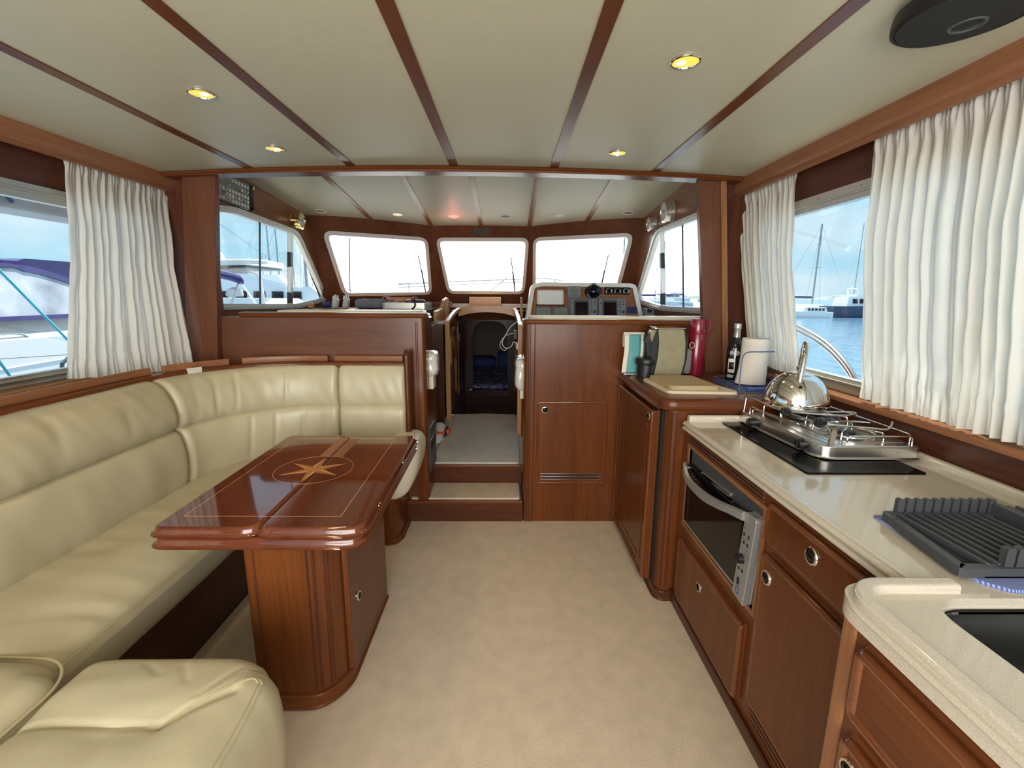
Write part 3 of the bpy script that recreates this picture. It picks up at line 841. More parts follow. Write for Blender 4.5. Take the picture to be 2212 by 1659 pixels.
# timber rail round the top of the settee with raised fiddle pieces
rp = Path(-1.775, 0.10, 0.62, 2.748, -0.61)
rail = thing('settee_rail', 'curved mahogany rail capping the back of the settee', 'rail', (-1.77, 1.5, 1.02))
def sweep(path, s0, s1, prof_, n, name, mat_, parent, **k):
    m_ = MB(); N = len(prof_)
    def f(i, j):
        p, nrm, a = path.at(s0 + (s1 - s0) * i); o_, z = prof_[int(round(j * N)) % N]
        return p + nrm * o_ + Vector((0, 0, z))
    m_.grid(f, n, N)
    bmesh.ops.remove_doubles(m_.bm, verts=m_.bm.verts[:], dist=1e-5)
    for e_ in (0, 1):
        vs = [m_.bm.verts.new(f(e_, j / N)) for j in range(N)]
        m_.bm.faces.new(vs)
    bmesh.ops.remove_doubles(m_.bm, verts=m_.bm.verts[:], dist=1e-5)
    return m_.build(name, mat_, parent, **k)
def rp_prof(a, b_, z0, z1, r): return [(x, z) for x, z in rpoly([(a, z0), (b_, z0), (b_, z1), (a, z1)], r, 3)]
sweep(rp, 0, rp.L, rp_prof(-0.035, 0.035, 1.018, 1.050, 0.010), 60, 'rail_cap', 'mahogany_y', rail)
cuts = [(0.0, rp.s_of_x(-1.765) + 0.02), (rp.s_of_x(-1.752) + 0.03, rp.s_of_x(-1.575)), (rp.s_of_x(-1.525), rp.s_of_x(-1.09)), (rp.s_of_x(-1.045), rp.s_of_x(-0.637))]
for i, (a, b_) in enumerate(cuts):
    sweep(rp, a, b_, rp_prof(-0.028, -0.010, 1.049, 1.085, 0.006), 24, 'fiddle', 'warm_y' if i < 2 else 'warm_x', rail)
m_ = MB(); m_.prism([(-2.112, 0.1), (-1.79, 0.1), (-1.79, 2.10), (-1.68, 2.52), (-1.40, 2.76), (-1.15, 2.80), (-2.112, 2.80)], XY, 1.015, 1.030)
m_.build('shelf', 'mahogany_y', rail)
m_ = MB(); m_.box(-2.108, -2.072, 0.1, 2.72, 1.030, 1.040, 0.003); m_.build('shelf_edge', 'light_y', rail)

# ------------------------------------------------------------------ folding table
tb = thing('dining_table', 'glossy mahogany folding table with inlaid star on a cabinet pedestal', 'table', (-0.80, 1.8, 0))
TTB = lambda u, v, w: Vector((-0.826 + 0.043 * (v - 1.325) + (u + 0.80) * (1.055 - 0.085 * (v - 1.325)), 1.395 + (v - 1.325) * 0.866, w + 0.058 * (v - 1.815)))     # the folded top sits slightly tilted
def bull(name, pts, z0, z1, mat_='table_y'):
    m_ = MB(); m_.prism(pts, TTB, z0, z1, r=(z1 - z0) * 0.49); return m_.build(name, mat_, tb, angle=50)
bull('leaf', rpoly([(-1.132, 1.325), (-0.801, 1.325), (-0.801, 2.305), (-1.132, 2.305)], [0.045, 0.055, 0.045, 0.055], 6), 0.693, 0.720)
bull('leaf', rpoly([(-0.797, 1.325), (-0.468, 1.325), (-0.468, 2.305), (-0.797, 2.305)], [0.045, 0.065, 0.045, 0.075], 6), 0.693, 0.720)
bull('table_frame', rpoly([(-1.122, 1.312), (-0.472, 1.312), (-0.472, 2.295), (-1.122, 2.295)], [0.045, 0.065, 0.045, 0.045], 6), 0.660, 0.689)
m_ = MB()
def strip(a, b_, w=0.0026):
    a = Vector((a[0], a[1])); b_ = Vector((b_[0], b_[1])); d = (b_ - a).normalized(); n_ = Vector((-d.y, d.x)) * w / 2
    m_.prism([tuple(a - n_), tuple(b_ - n_), tuple(b_ + n_), tuple(a + n_)], TTB, 0.7194, 0.7203)
strip((-1.076, 1.412), (-0.803, 1.412)); strip((-0.795, 1.412), (-0.563, 1.412)); strip((-1.076, 1.412), (-1.066, 2.243)); strip((-1.066, 2.243), (-0.803, 2.243)); strip((-0.795, 2.243), (-0.566, 2.243)); strip((-0.566, 2.243), (-0.563, 1.412))
cc = (-0.813, 1.842)
for k in range(64):
    a, b_ = 2 * PI * k / 64, 2 * PI * (k + 1) / 64
    p, q = (cc[0] + 0.156 * math.cos(a), cc[1] + 0.156 * math.sin(a)), (cc[0] + 0.156 * math.cos(b_), cc[1] + 0.156 * math.sin(b_))
    if abs((p[0] + q[0]) / 2 + 0.799) > 0.004: strip(p, q, 0.0022)
m_.build('inlay_line', 'inlay_pale', tb, kind='stuff')
for k in range(6):
    a = PI / 6 + k * PI / 3
    R_ = 0.134; tip = (cc[0] + R_ * math.cos(a), cc[1] + R_ * math.sin(a))
    for sgn, mt_ in ((1, 'inlay_pale'), (-1, 'inlay')):
        b_ = a + sgn * PI / 6; q = (cc[0] + 0.038 * math.cos(b_), cc[1] + 0.038 * math.sin(b_))
        MB().prism([cc, tip, q] if sgn > 0 else [cc, q, tip], TTB, 0.7194, 0.7204).build('star_inlay', mt_, tb)
# light cross-banded board down the middle
MB().prism([(-0.850, 1.99), (-0.803, 1.99), (-0.803, 2.24), (-0.850, 2.24)], TTB, 0.7194, 0.7202).build('pale_band', 'warm_y', tb)
MB().prism([(-0.795, 1.99), (-0.745, 1.99), (-0.745, 2.24), (-0.795, 2.24)], TTB, 0.7194, 0.7202).build('pale_band', 'warm_y', tb)
for y in (1.60, 1.98):
    m_ = MB(); m_.lathe([(0.009, 0), (0.009, 0.002), (0, 0.003)], (-0.472 + 0.01 * (y - 1.4), y - 0.03, 0.702 + 0.060 * (y - 1.815)), (1, 0, 0), 14).lathe([(0.009, 0), (0.009, 0.002), (0, 0.003)], (-0.472 + 0.01 * (y - 1.4), y - 0.01, 0.702 + 0.060 * (y - 1.815)), (1, 0, 0), 14); m_.build('hinge', 'brass', tb)
pedp = rpoly([(-0.882, 1.395), (-0.655, 1.395), (-0.592, 1.485), (-0.592, 2.0), (-0.882, 2.0)], [0.02, 0.06, 0.05, 0.01, 0.01], 6)
m_ = MB(); m_.prism(pedp, lambda u, v, w: Vector((u, v, w + (0.056 * (v - 1.8) if w > 0.3 else 0))), 0.02, 0.655)
m_.build('pedestal', 'mahogany_z', tb)
m_ = MB(); big = inset(pedp, -0.013); m_.prism(big, XY, 0.006, 0.055, r=0.007); m_.build('plinth', 'mahogany_x', tb)
m_ = MB()
for (x, y) in ((-0.671, 1.3945), (-0.652, 1.401), (-0.629, 1.430), (-0.621, 1.440), (-0.845, 1.3942)): m_.tube([(x, y, 0.07), (x, y, 0.655)], 0.0028, 6)
m_.build('fluting', 'dark_z', tb)
dr = MB(); dr.prism(rect(1.502, 1.985, 0.062, 0.650), lambda u, v, w: Vector((-0.592 + w, u, v)), 0.0, 0.018, r=0.006); dob = dr.build('door', 'mahogany_z', tb)
knob(dob, (-0.574, 1.588, 0.307), (1, 0, 0), 0.020)

# ------------------------------------------------------------------ console bulkheads in front of the helm seats
def cap_rail(name, parent, x0, x1, y, z0, z1, lx, rx):
    m_ = MB(); m_.prism(rpoly([(x0, y - 0.022), (x1, y - 0.022), (x1, y + 0.09), (x0, y + 0.09)], [lx, rx, 0, 0], 6), XY, z0, z1, r=(z1 - z0) * 0.45)
    return m_.build(name, 'mahogany_x', parent, angle=50)
# left
lc = thing('seat_console', 'dark mahogany bulkhead panel behind the settee with a fluted corner post', 'partition', (-1.1, 2.82, 0))
MB().box(-1.80, -0.565, 2.802, 2.835, 0, 1.312).build('panel', 'brown_x', lc)
cap_rail('cap_rail', lc, -1.62, -0.480, 2.785, 1.312, 1.340, 0.05, 0.05)
pp = rpoly([(-0.574, 2.775), (-0.500, 2.775), (-0.505, 2.85), (-0.512, 3.10), (-0.535, 3.10), (-0.535, 2.85), (-0.574, 2.85)], [0, 0.03, 0.02, 0, 0, 0, 0])
MB().prism(pp, XY, 0.0, 1.312).build('corner_post', 'mahogany_z', lc)
m_ = MB()
for x in (-0.556, -0.546, -0.512): m_.tube([(x, 2.7745, 0.5), (x, 2.7745, 1.29)], 0.0026, 6)
m_.build('fluting', 'dark_z', lc)
m_ = MB(); m_.prism(rpoly([(2.665, 0.50), (2.775, 0.50), (2.775, 1.118), (2.665, 1.118)], [0, 0, 0.02, 0.035], 5), TX(-0.606), 0.0, 0.024, r=0.010)
m_.build('end_board', 'mahogany_z', lc, angle=50)
m_ = MB(); m_.prism(rpoly([(-1.42, 2.86), (-0.60, 2.86), (-0.53, 2.90), (-0.53, 3.06), (-1.42, 3.06)], [0, 0.06, 0.05, 0.03, 0], 6), XY, 1.10, 1.351, r=0.014)
m_.build('helm_seat_back', 'leather_white', label='off-white padded bench back behind the left bulkhead', cat='seat')
# right
rc = thing('helm_console', 'tall mahogany helm console with a hatch door and louvres', 'cabinet', (0.6, 2.78, 0))
MB().prism([(0.15, 0.0), (1.33, 0.0), (1.20, 1.284), (0.15, 1.284)], TY(0), 2.770, 2.80).build('panel', 'mahogany_z', rc)
pp = rpoly([(0.104, 2.765), (0.16, 2.765), (0.16, 3.10), (0.104, 3.10)], [0.035, 0, 0, 0.01])
MB().prism(pp, XY, 0.0, 1.284).build('corner_post', 'mahogany_z', rc)
m_ = MB()
for x in (0.128, 0.138, 0.165): m_.tube([(x, 2.7648 if x < 0.16 else 2.7695, 0.02), (x, 2.7648 if x < 0.16 else 2.7695, 1.28)], 0.0026, 6)
m_.build('fluting', 'dark_z', rc)
cap_rail('cap_rail', rc, 0.088, 1.175, 2.785, 1.280, 1.308, 0.05, 0.0)
hp = rect(0.181, 0.626, 0.258, 0.806)
m_ = MB(); m_.tube([(u, 2.768, v) for u, v in rpoly(rect(0.190, 0.617, 0.268, 0.797), 0.014, 4)], 0.0085, 10, close=True); m_.build('hatch_moulding', 'gloss_z', rc, angle=60)
hd = MB().prism(rect(0.200, 0.607, 0.276, 0.788), TY(2.770), -0.010, 0.004, r=0.003).build('hatch_door', 'mahogany_z', rc)
knob(hd, (0.232, 2.760, 0.752), (0, -1, 0), 0.021)
vent_slots(hd, lambda u, v, w: Vector((u, 2.7605 - w, v)), 0.212, 0.596, [0.296, 0.314, 0.332], 'mahogany_x')
m_ = MB(); m_.prism(rpoly([(0.20, 2.86), (1.30, 2.86), (1.30, 2.99), (0.13, 2.99), (0.13, 2.92)], [0.08, 0, 0, 0.03, 0.04], 6), XY, 1.08, 1.324, r=0.010)
m_.build('helm_seat_back', 'leather_white', label='off-white padded bench back behind the helm console', cat='seat')
# small dark plinth behind the steps, left
dw = MB().box(-0.512, -0.499, 2.86, 3.08, 0.30, 0.60, 0.004); d_ = dw.build('small_fridge', 'dark_grey', label='grey front of a small fridge under the left helm seat', cat='fridge')
MB().box(-0.499, -0.494, 2.865, 3.075, 0.515, 0.525, 0.002).build('trim_bar', 'chrome', d_); MB().box(-0.4992, -0.497, 2.87, 3.07, 0.45, 0.505).build('grip', 'dark_gap', d_)

# ------------------------------------------------------------------ armrests of the helm seats (wrapped in clear film)
def f_wrap(p, c, h): return p + Vector((noise.noise(p * 22) * 0.007, noise.noise(p * 19 + Vector((4, 0, 0))) * 0.008, noise.noise(p * 25 + Vector((0, 7, 0))) * 0.006))
plain('wrapped_vinyl', (0.68, 0.65, 0.55), 0.16, coat=0.8)
a1 = thing('armrest', 'white armrest wrapped in plastic film beside the left console', 'armrest', (-0.49, 3.1, 0.84))
MB().rcube(-0.548, -0.452, 2.90, 3.06, 0.922, 1.092, 0.045, n=(10, 16, 12), fn=f_wrap).build('pad', 'wrapped_vinyl', a1)
MB().box(-0.530, -0.480, 2.92, 3.02, 0.845, 0.935, 0.006).build('bracket', 'leather_white', a1)
a2 = thing('armrest', 'white armrest wrapped in plastic film beside the helm console', 'armrest', (0.085, 3.1, 0.76))
MB().rcube(0.050, 0.135, 2.98, 3.28, 0.815, 1.040, 0.05, n=(10, 16, 12), fn=f_wrap).build('pad', 'wrapped_vinyl', a2)
MB().box(0.082, 0.115, 3.0, 3.12, 0.765, 0.83, 0.006).build('bracket', 'leather_white', a2)

# ------------------------------------------------------------------ dash, companionway and lower cabin
dash = thing('dashboard', 'varnished dash and companionway coaming under the windscreen', 'dashboard', (-0.27, 4.6, 1.2))
m_ = MB(); m_.prism([(-1.92, 4.05), (-0.575, 4.05), (-0.575, 4.98), (-0.60, 5.48), (-0.81, 5.46), (-1.92, 5.0)], XY, 1.185, 1.20); m_.build('top', 'mahogany_x', dash)
m_ = MB(); m_.prism([(0.115, 3.70), (1.33, 3.70), (1.33, 4.95), (0.24, 5.46), (0.10, 5.50)], XY, 1.185, 1.20); m_.build('top', 'mahogany_x', dash)
m_ = MB(); m_.prism([(-0.60, 4.92), (0.12, 4.92), (0.12, 5.50), (-0.60, 5.50)], XY, 1.270, 1.285); m_.build('top', 'mahogany_x', dash)
MB().box(-1.92, -0.575, 4.06, 4.08, 0.28, 1.185).build('front_panel', 'dark_z', dash); MB().box(-0.635, -0.615, 3.35, 4.06, 0.285, 1.20).build('side_panel', 'mahogany_z', dash); MB().box(0.115, 1.33, 3.70, 3.72, 0.28, 1.185).build('front_panel', 'dark_z', dash)
# coaming: near posts, sloping side pieces, arched top
MB().prism(rpoly([(-0.572, 0.285), (-0.538, 0.285), (-0.538, 1.215), (-0.572, 1.205)], 0.008, 3), TY(4.22), 0.0, 0.05, r=0.01).build('jamb', 'light_z', dash)
MB().prism(rpoly([(0.086, 0.285), (0.118, 0.285), (0.118, 1.205), (0.086, 1.215)], 0.008, 3), TY(3.72), 0.0, 0.045, r=0.01).build('jamb', 'light_z', dash)
def bar(m_, pts, w, h_, up=Vector((0, 0, 1))):
    """rectangular bar following pts, width w sideways, height h_ downwards"""
    q = []
    for i, p in enumerate(pts):
        p = Vector(p); d = (Vector(pts[min(i + 1, len(pts) - 1)]) - Vector(pts[max(i - 1, 0)])).normalized(); sx = d.cross(up).normalized()
        q.append([m_.bm.verts.new(p + sx * a + up * b_) for a, b_ in ((-w / 2, 0), (w / 2, 0), (w / 2, -h_), (-w / 2, -h_))])
    for A, B in zip(q, q[1:]):
        for k in range(4): m_.bm.faces.new([A[k], A[(k + 1) % 4], B[(k + 1) % 4], B[k]])
    m_.bm.faces.new(q[0]); m_.bm.faces.new(q[-1][::-1])
m_ = MB(); bar(m_, catmull([(-0.556, 4.22, 1.215), (-0.550, 4.55, 1.265), (-0.535, 4.80, 1.300), (-0.50, 4.92, 1.318)], 5), 0.034, 0.035); m_.build('coaming', 'light_y', dash)
m_ = MB(); bar(m_, catmull([(0.102, 3.72, 1.215), (0.095, 4.2, 1.255), (0.080, 4.7, 1.298), (0.070, 4.92, 1.316)], 5), 0.032, 0.035); m_.build('coaming', 'light_y', dash)
m_ = MB(); N = 14
top_ = [(-0.515 + 0.59 * i / N, 1.318 + 0.016 * math.sin(PI * i / N)) for i in range(N + 1)]
bot_ = [(x, z - 0.058 - 0.028 * abs(2 * i / N - 1) ** 3) for i, (x, z) in enumerate(top_)]
m_.prism(top_ + bot_[::-1], TY(4.90), 0.0, 0.035, r=0.006); m_.build('arch', 'light_x', dash)
# stairwell lining with shaped wooden handrails
MB().prism([(4.27, 0.285), (5.9, 0.285), (5.9, 1.26), (4.93, 1.26), (4.27, 1.19)], TX(-0.575), 0.0, 0.02).build('side_lining', 'mahogany_z', dash)
MB().prism([(3.76, 0.285), (5.9, 0.285), (5.9, 1.26), (4.93, 1.26), (3.76, 1.19)], TX(0.10), 0.0, 0.02).build('side_lining', 'mahogany_z', dash)
MB().prism([(4.4, -0.45), (5.9, -0.45), (5.9, 0.30), (4.4, 0.30)], TX(-0.575), 0.0, 0.02).build('side_lining', 'dark_z', dash)
MB().prism([(4.4, -0.45), (5.9, -0.45), (5.9, 0.30), (4.4, 0.30)], TX(0.10), 0.0, 0.02).build('side_lining', 'dark_z', dash)
m_ = MB(); m_.prism(rpoly([(4.62, 0.92), (4.62, 0.98), (4.45, 1.09), (4.40, 1.08), (4.30, 1.02), (4.32, 0.80), (4.36, 0.78), (4.40, 0.86), (4.42, 0.99)], 0.02, 3), TX(-0.552), 0.0, 0.02, r=0.004)
m_.build('hand_hold', 'light_z', dash)
m_ = MB(); m_.prism(rpoly([(4.75, 0.44), (4.78, 0.85), (4.60, 1.14), (4.46, 1.13), (4.34, 1.085), (4.34, 1.06), (4.46, 1.09), (4.56, 1.06), (4.68, 0.82), (4.66, 0.46)], 0.02, 3), TX(-0.550), 0.0, 0.03, r=0.006)
m_.build('handrail', 'mahogany_z', dash)
MB().box(-0.554, -0.546, 5.18, 5.24, 0.93, 1.02, 0.003).build('switch_plate', 'white_plastic', dash)
m_ = MB(); m_.prism(rpoly([(5.05, 0.35), (5.12, 0.35), (5.12, 1.10), (5.30, 1.18), (5.30, 1.22), (5.08, 1.16), (5.05, 1.10)], 0.02, 3), TX(-0.556), 0.0, 0.014, r=0.003); m_.build('door_trim', 'warm_z', dash)
m_ = MB(); m_.prism(rpoly([(4.9, 0.40), (5.0, 0.40), (5.0, 1.00), (4.8, 1.06), (4.6, 1.03), (4.6, 1.0), (4.9, 0.97)], 0.02, 3), TX(0.072), 0.0, 0.025, r=0.004); m_.build('handrail', 'mahogany_z', dash)
MB().box(0.074, 0.096, 4.0, 4.10, 0.98, 1.04, 0.004).build('charger', 'white_plastic', dash)
cd = MB(); cd.tube(catmull([(0.088, 4.05, 1.225), (0.03, 4.06, 1.18), (-0.02, 4.08, 1.10), (-0.05, 4.09, 1.03), (-0.02, 4.08, 0.985), (0.03, 4.07, 1.00), (0.05, 4.06, 1.04), (0.085, 4.05, 1.03)], 8), 0.004, 6)
cd.tube(catmull([(0.06, 4.10, 1.12), (0.0, 4.12, 1.10), (-0.05, 4.12, 1.06), (-0.07, 4.1, 1.0), (-0.03, 4.1, 0.96), (0.0, 4.08, 0.99)], 8), 0.003, 6)
cd.build('charging_cable', 'white_plastic', label='thin white charging cable hanging at the right side of the companionway', cat='cable')
MB().box(0.05, 0.085, 4.08, 4.16, 1.06, 1.14, 0.006).build('plug', 'black_plastic', label='black plug in the socket by the companionway', cat='plug')
# vent box on the dash under the centre windscreen
m_ = MB(); m_.box(-0.445, -0.077, 5.33, 5.42, 1.285, 1.425, 0.006); vb = m_.build('vent_box', 'light_x', label='pale wooden box on the dash below the centre windscreen', cat='box')
# lower cabin seen through the companionway
lowc = thing('wall_front', None, None, (-0.25, 7.0, -0.45)); lowc['kind'] = 'structure'
hole = rpoly([(-0.535, -0.08), (-0.005, -0.08), (-0.005, 1.06), (-0.535, 1.06)], [0.0, 0.0, 0.22, 0.22], 8)
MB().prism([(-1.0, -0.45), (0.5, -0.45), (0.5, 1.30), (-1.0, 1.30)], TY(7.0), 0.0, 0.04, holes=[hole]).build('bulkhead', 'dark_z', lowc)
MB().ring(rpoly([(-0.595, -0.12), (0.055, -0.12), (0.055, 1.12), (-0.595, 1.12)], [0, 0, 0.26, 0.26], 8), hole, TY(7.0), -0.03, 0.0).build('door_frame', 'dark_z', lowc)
MB().prism(rect(-0.62, -0.59, -0.44, 1.12), TY(6.93), 0, 0.05, r=0.006).build('door_edge', 'mahogany_z', lowc)
m_ = MB(); m_.lathe([(0.022, 0), (0.022, 0.01), (0.008, 0.012), (0.008, 0.04)], (-0.56, 6.96, 0.0), (0, -1, 0), 12); m_.tube([(-0.56, 6.92, 0.0), (-0.50, 6.92, 0.004), (-0.47, 6.92, -0.01)], 0.009, 8); m_.build('door_handle', 'chrome', lowc)
MB().box(-0.595, 0.055, 6.95, 7.0, -0.10, -0.065, 0.004).build('ledge', 'dark_x', lowc)
MB().box(-0.95, 0.45, 6.96, 7.0, -0.44, -0.40, 0.004).build('ledge', 'dark_x', lowc)
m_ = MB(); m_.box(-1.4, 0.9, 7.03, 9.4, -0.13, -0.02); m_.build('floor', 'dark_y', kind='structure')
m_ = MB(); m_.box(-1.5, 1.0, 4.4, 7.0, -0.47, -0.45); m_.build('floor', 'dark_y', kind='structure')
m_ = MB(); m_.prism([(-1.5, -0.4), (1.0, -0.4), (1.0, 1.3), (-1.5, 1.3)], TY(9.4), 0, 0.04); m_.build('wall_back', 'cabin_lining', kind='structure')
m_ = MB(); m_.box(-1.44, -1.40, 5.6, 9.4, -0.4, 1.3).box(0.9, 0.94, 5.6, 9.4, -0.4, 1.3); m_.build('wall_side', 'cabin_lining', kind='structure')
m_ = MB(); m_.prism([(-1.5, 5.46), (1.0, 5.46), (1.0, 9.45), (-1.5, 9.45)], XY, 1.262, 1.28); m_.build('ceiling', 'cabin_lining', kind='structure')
bed = thing('bed', 'bed with a purple and white patterned cover in the forward cabin', 'bed', (-0.27, 8.2, 0))
MB().rcube(-1.2, 0.7, 7.15, 9.3, -0.02, 0.04, 0.05, n=(20, 24, 4), fn=lambda p, c, h: p + Vector((0, 0, noise.noise(p * 4) * 0.03))).build('mattress', 'bed_cover', bed)
MB().rcube(-0.20, 0.45, 8.8, 9.3, 0.05, 0.37, 0.10, n=(8, 8, 6)).build('pillow', 'blue_cloth', label='dark blue pillow at the head of the bed', cat='pillow')
MB().rcube(-0.95, -0.24, 8.85, 9.3, 0.05, 0.25, 0.09, n=(8, 8, 6)).build('pillow', 'blue_cloth', label='flatter dark blue pillow left of the tall one', cat='pillow')

# ------------------------------------------------------------------ instrument pod
pod = thing('instrument_panel', 'white-edged wooden instrument pod at the helm', 'instrument panel', (0.7, 4.25, 1.2))
# face leans forward: y grows with height
TI = lambda u, v, w: Vector((u, 4.12 + 0.28 * (v - 1.2) - w, v))
S_ = 4.2
pod_o = rpoly([(0.150, 1.19), (0.208, 1.545), (0.30, 1.566), (1.10, 1.560), (1.150, 1.545), (1.222, 1.19)], [0, 0.09, 0.02, 0.02, 0.09, 0], 6)
pod_i = inset(pod_o, 0.036)
MB().ring(pod_o, pod_i, TI, -0.16, 0.022).build('white_surround', 'grp', pod, angle=50)
MB().prism(inset(pod_o, 0.030), TI, -0.02, 0.0).build('face', 'warm_x', pod)
def unit(name, u0, u1, v0, v1, label, cat, mat_='grey_plastic', d=0.028, r=0.008):
    o = thing(name, label, cat, TI((u0 + u1) / 2, v0, 0)); MB().prism(rpoly(rect(u0, u1, v0, v1), 0.010, 3), TI, 0.0, d, r=r).build('housing', mat_, o); return o
def inst_box(o, u0, u1, v0, v1, mat_, name, w0=0.026, w1=0.031, r=0.002, rr=0.004): return MB().prism(rpoly(rect(u0, u1, v0, v1), rr, 3), TI, w0, w1, r=r).build(name, mat_, o)
c_ = unit('cover_plate', 0.268, 0.492, 1.368, 1.490, 'blank white rectangular cover at the left of the instrument pod', 'cover', 'white_plastic', 0.022)
MB().prism(rect(0.255, 0.505, 1.352, 1.372), TI, 0, 0.012, r=0.002).build('ledge', 'mahogany_x', c_)
for (u0, u1, lab) in ((0.253, 0.382, 'small grey display with green screen, leftmost of the two small ones'), (0.410, 0.532, 'small grey display with green screen beside the left chartplotter')):
    o = unit('display', u0, u1, 1.215, 1.345, lab, 'display', r=0.006)
    inst_box(o, u0 + 0.022, u1 - 0.018, 1.262, 1.325, 'lcd', 'screen')
    for k in range(4): MB().lathe([(0.007, 0), (0.006, 0.004), (0, 0.005)], TI(u0 + 0.024 + k * 0.026, 1.240, 0.027), (0, -1, 0.2), 10).build('button', 'dark_grey', o)
o = unit('wind_gauge', 0.536, 0.650, 1.437, 1.532, 'grey square wind gauge above the left chartplotter', 'gauge', 'grey_plastic', 0.026, 0.005)
MB().lathe([(0.037, 0), (0.036, 0.003), (0, 0.0035)], TI(0.593, 1.488, 0.0265), (0, -1, 0.28), 24).build('dial', 'lcd', o)
m_ = MB()
for k in range(11):
    a = PI * (1.15 - 1.3 * k / 10); m_.tube([TI(0.593 + 0.024 * math.cos(a), 1.486 + 0.024 * math.sin(a), 0.0305), TI(0.593 + 0.032 * math.cos(a), 1.486 + 0.032 * math.sin(a), 0.0305)], 0.001, 4)
m_.tube([TI(0.593, 1.484, 0.031), TI(0.575, 1.505, 0.031)], 0.0012, 4); m_.build('scale_marks', 'dark_grey', o, kind='stuff')
for k in range(4): MB().lathe([(0.006, 0), (0, 0.004)], TI(0.556 + k * 0.024, 1.447, 0.026), (0, -1, 0.2), 8).build('button', 'dark_grey', o)
# steering compass
cp = thing('compass', 'domed black steering compass at the top of the instrument pod', 'compass', TI(0.768, 1.44, 0))
cc_ = TI(0.768, 1.482, 0)
MB().lathe([(0.078, 0), (0.078, 0.012), (0.066, 0.030), (0.052, 0.036)], cc_, (0, -1, 0.25), 32, sy=0.86, xdir=(1, 0, 0)).build('bezel', 'black_plastic', cp)
MB().lathe([(0.054, 0.030), (0.052, 0.044), (0.044, 0.060), (0.028, 0.072), (0, 0.077)], cc_, (0, -1, 0.25), 32).build('dome', 'black_glass', cp)
m_ = MB()
for k in range(13):
    a = PI * (1.15 + 0.7 * k / 12); m_.box(cc_.x + 0.066 * math.cos(a) - 0.003, cc_.x + 0.066 * math.cos(a) + 0.003, cc_.y - 0.034, cc_.y - 0.030, cc_.z - 0.004 + 0.055 * math.sin(a), cc_.z + 0.002 + 0.055 * math.sin(a))
m_.build('compass_marks', 'white_plastic', cp, kind='stuff')
m_ = MB(); m_.box(cc_.x - 0.022, cc_.x + 0.022, cc_.y - 0.02, cc_.y, cc_.z + 0.066, cc_.z + 0.078, 0.004); m_.build('compass_hood', 'blue_wire', cp)
def plotter(u0, lab):
    o = unit('chartplotter', u0, u0 + 0.245, 1.20, 1.420, lab, 'chartplotter', 'grey_plastic', 0.035, 0.008)
    inst_box(o, u0 + 0.036, u0 + 0.168, 1.215, 1.412, 'dark_grey', 'screen_bezel', 0.033, 0.042, 0.003, 0.014)
    inst_box(o, u0 + 0.048, u0 + 0.156, 1.250, 1.392, 'screen', 'screen', 0.0415, 0.0435, 0.0008, 0.003)
    for i in range(3):
        for j in range(2):
            if (i, j) == (2, 1): continue
            MB().lathe([(0.010, 0), (0.009, 0.005), (0, 0.006)], TI(u0 + 0.190 + j * 0.030, 1.398 - i * 0.022, 0.034), (0, -1, 0.25), 12, sy=0.6).build('button', 'dark_grey', o)
    MB().lathe([(0.012, 0), (0.011, 0.006), (0, 0.007)], TI(u0 + 0.222, 1.310, 0.034), (0, -1, 0.25), 12).build('button', 'black_plastic', o)
    MB().lathe([(0.007, 0), (0.006, 0.005), (0, 0.006)], TI(u0 + 0.192, 1.318, 0.034), (0, -1, 0.25), 10).build('button', 'dark_grey', o)
    MB().lathe([(0.019, 0), (0.018, 0.006), (0.012, 0.009), (0, 0.009)], TI(u0 + 0.207, 1.262, 0.034), (0, -1, 0.25), 20).build('dial_knob', 'grey_plastic', o)
    MB().lathe([(0.010, 0), (0, 0.006)], TI(u0 + 0.018, 1.385, 0.034), (0, -1, 0.25), 10).build('button', 'dark_grey', o)
plotter(0.552, 'grey chartplotter with dark screen, the left one of the pair')
plotter(0.806, 'grey chartplotter with dark screen, the right one of the pair')
for k, lab in enumerate(('left', 'middle', 'right')):
    u = 0.905 + 0.078 * k
    o = unit('engine_gauge', u - 0.033, u + 0.033, 1.462, 1.520, 'small black engine gauge, %s one of the row of three' % lab, 'gauge', 'black_plastic', 0.012, 0.006); o['group'] = 'row of three engine gauges'
    MB().lathe([(0.028, 0), (0.028, 0.006), (0.023, 0.009), (0.022, 0.006)], TI(u, 1.491, 0.010), (0, -1, 0.28), 22, sy=0.9).build('bezel', 'chrome', o)
    MB().lathe([(0.022, 0.0), (0.020, 0.005), (0, 0.0065)], TI(u, 1.491, 0.011), (0, -1, 0.28), 22, sy=0.9).build('glass_face', 'black_glass', o)
o = unit('switch_panel', 1.068, 1.172, 1.300, 1.352, 'small dark blue switch panel at the right of the instrument pod', 'switch', 'navy', 0.008, 0.002)
MB().lathe([(0.013, 0), (0.012, 0.012), (0, 0.014)], TI(1.118, 1.322, 0.008), (0, -1, 0.25), 14).build('rotary_knob', 'black_plastic', o)
m_ = MB()
for k in range(5): m_.lathe([(0.006, 0), (0, 0.004)], TI(1.088 + 0.020 * k, 1.255, 0.0), (0, -1, 0.25), 8)
m_.build('indicator_row', 'white_plastic', pod)
# throttle base to the right of the pod
m_ = MB(); m_.prism(rpoly([(4.0, 1.20), (4.35, 1.20), (4.25, 1.34), (4.08, 1.34)], 0.04), TX(1.20), 0.0, 0.09, r=0.015); th = m_.build('throttle_unit', 'grey_cloth', label='grey throttle base with two black knobs right of the pod', cat='throttle')
for y in (4.06, 4.2): MB().lathe([(0, -0.022), (0.018, -0.012), (0.022, 0), (0.018, 0.014), (0, 0.022)], (1.245, y, 1.325), (0, 0, 1), 14).build('throttle_knob', 'black_plastic', th)

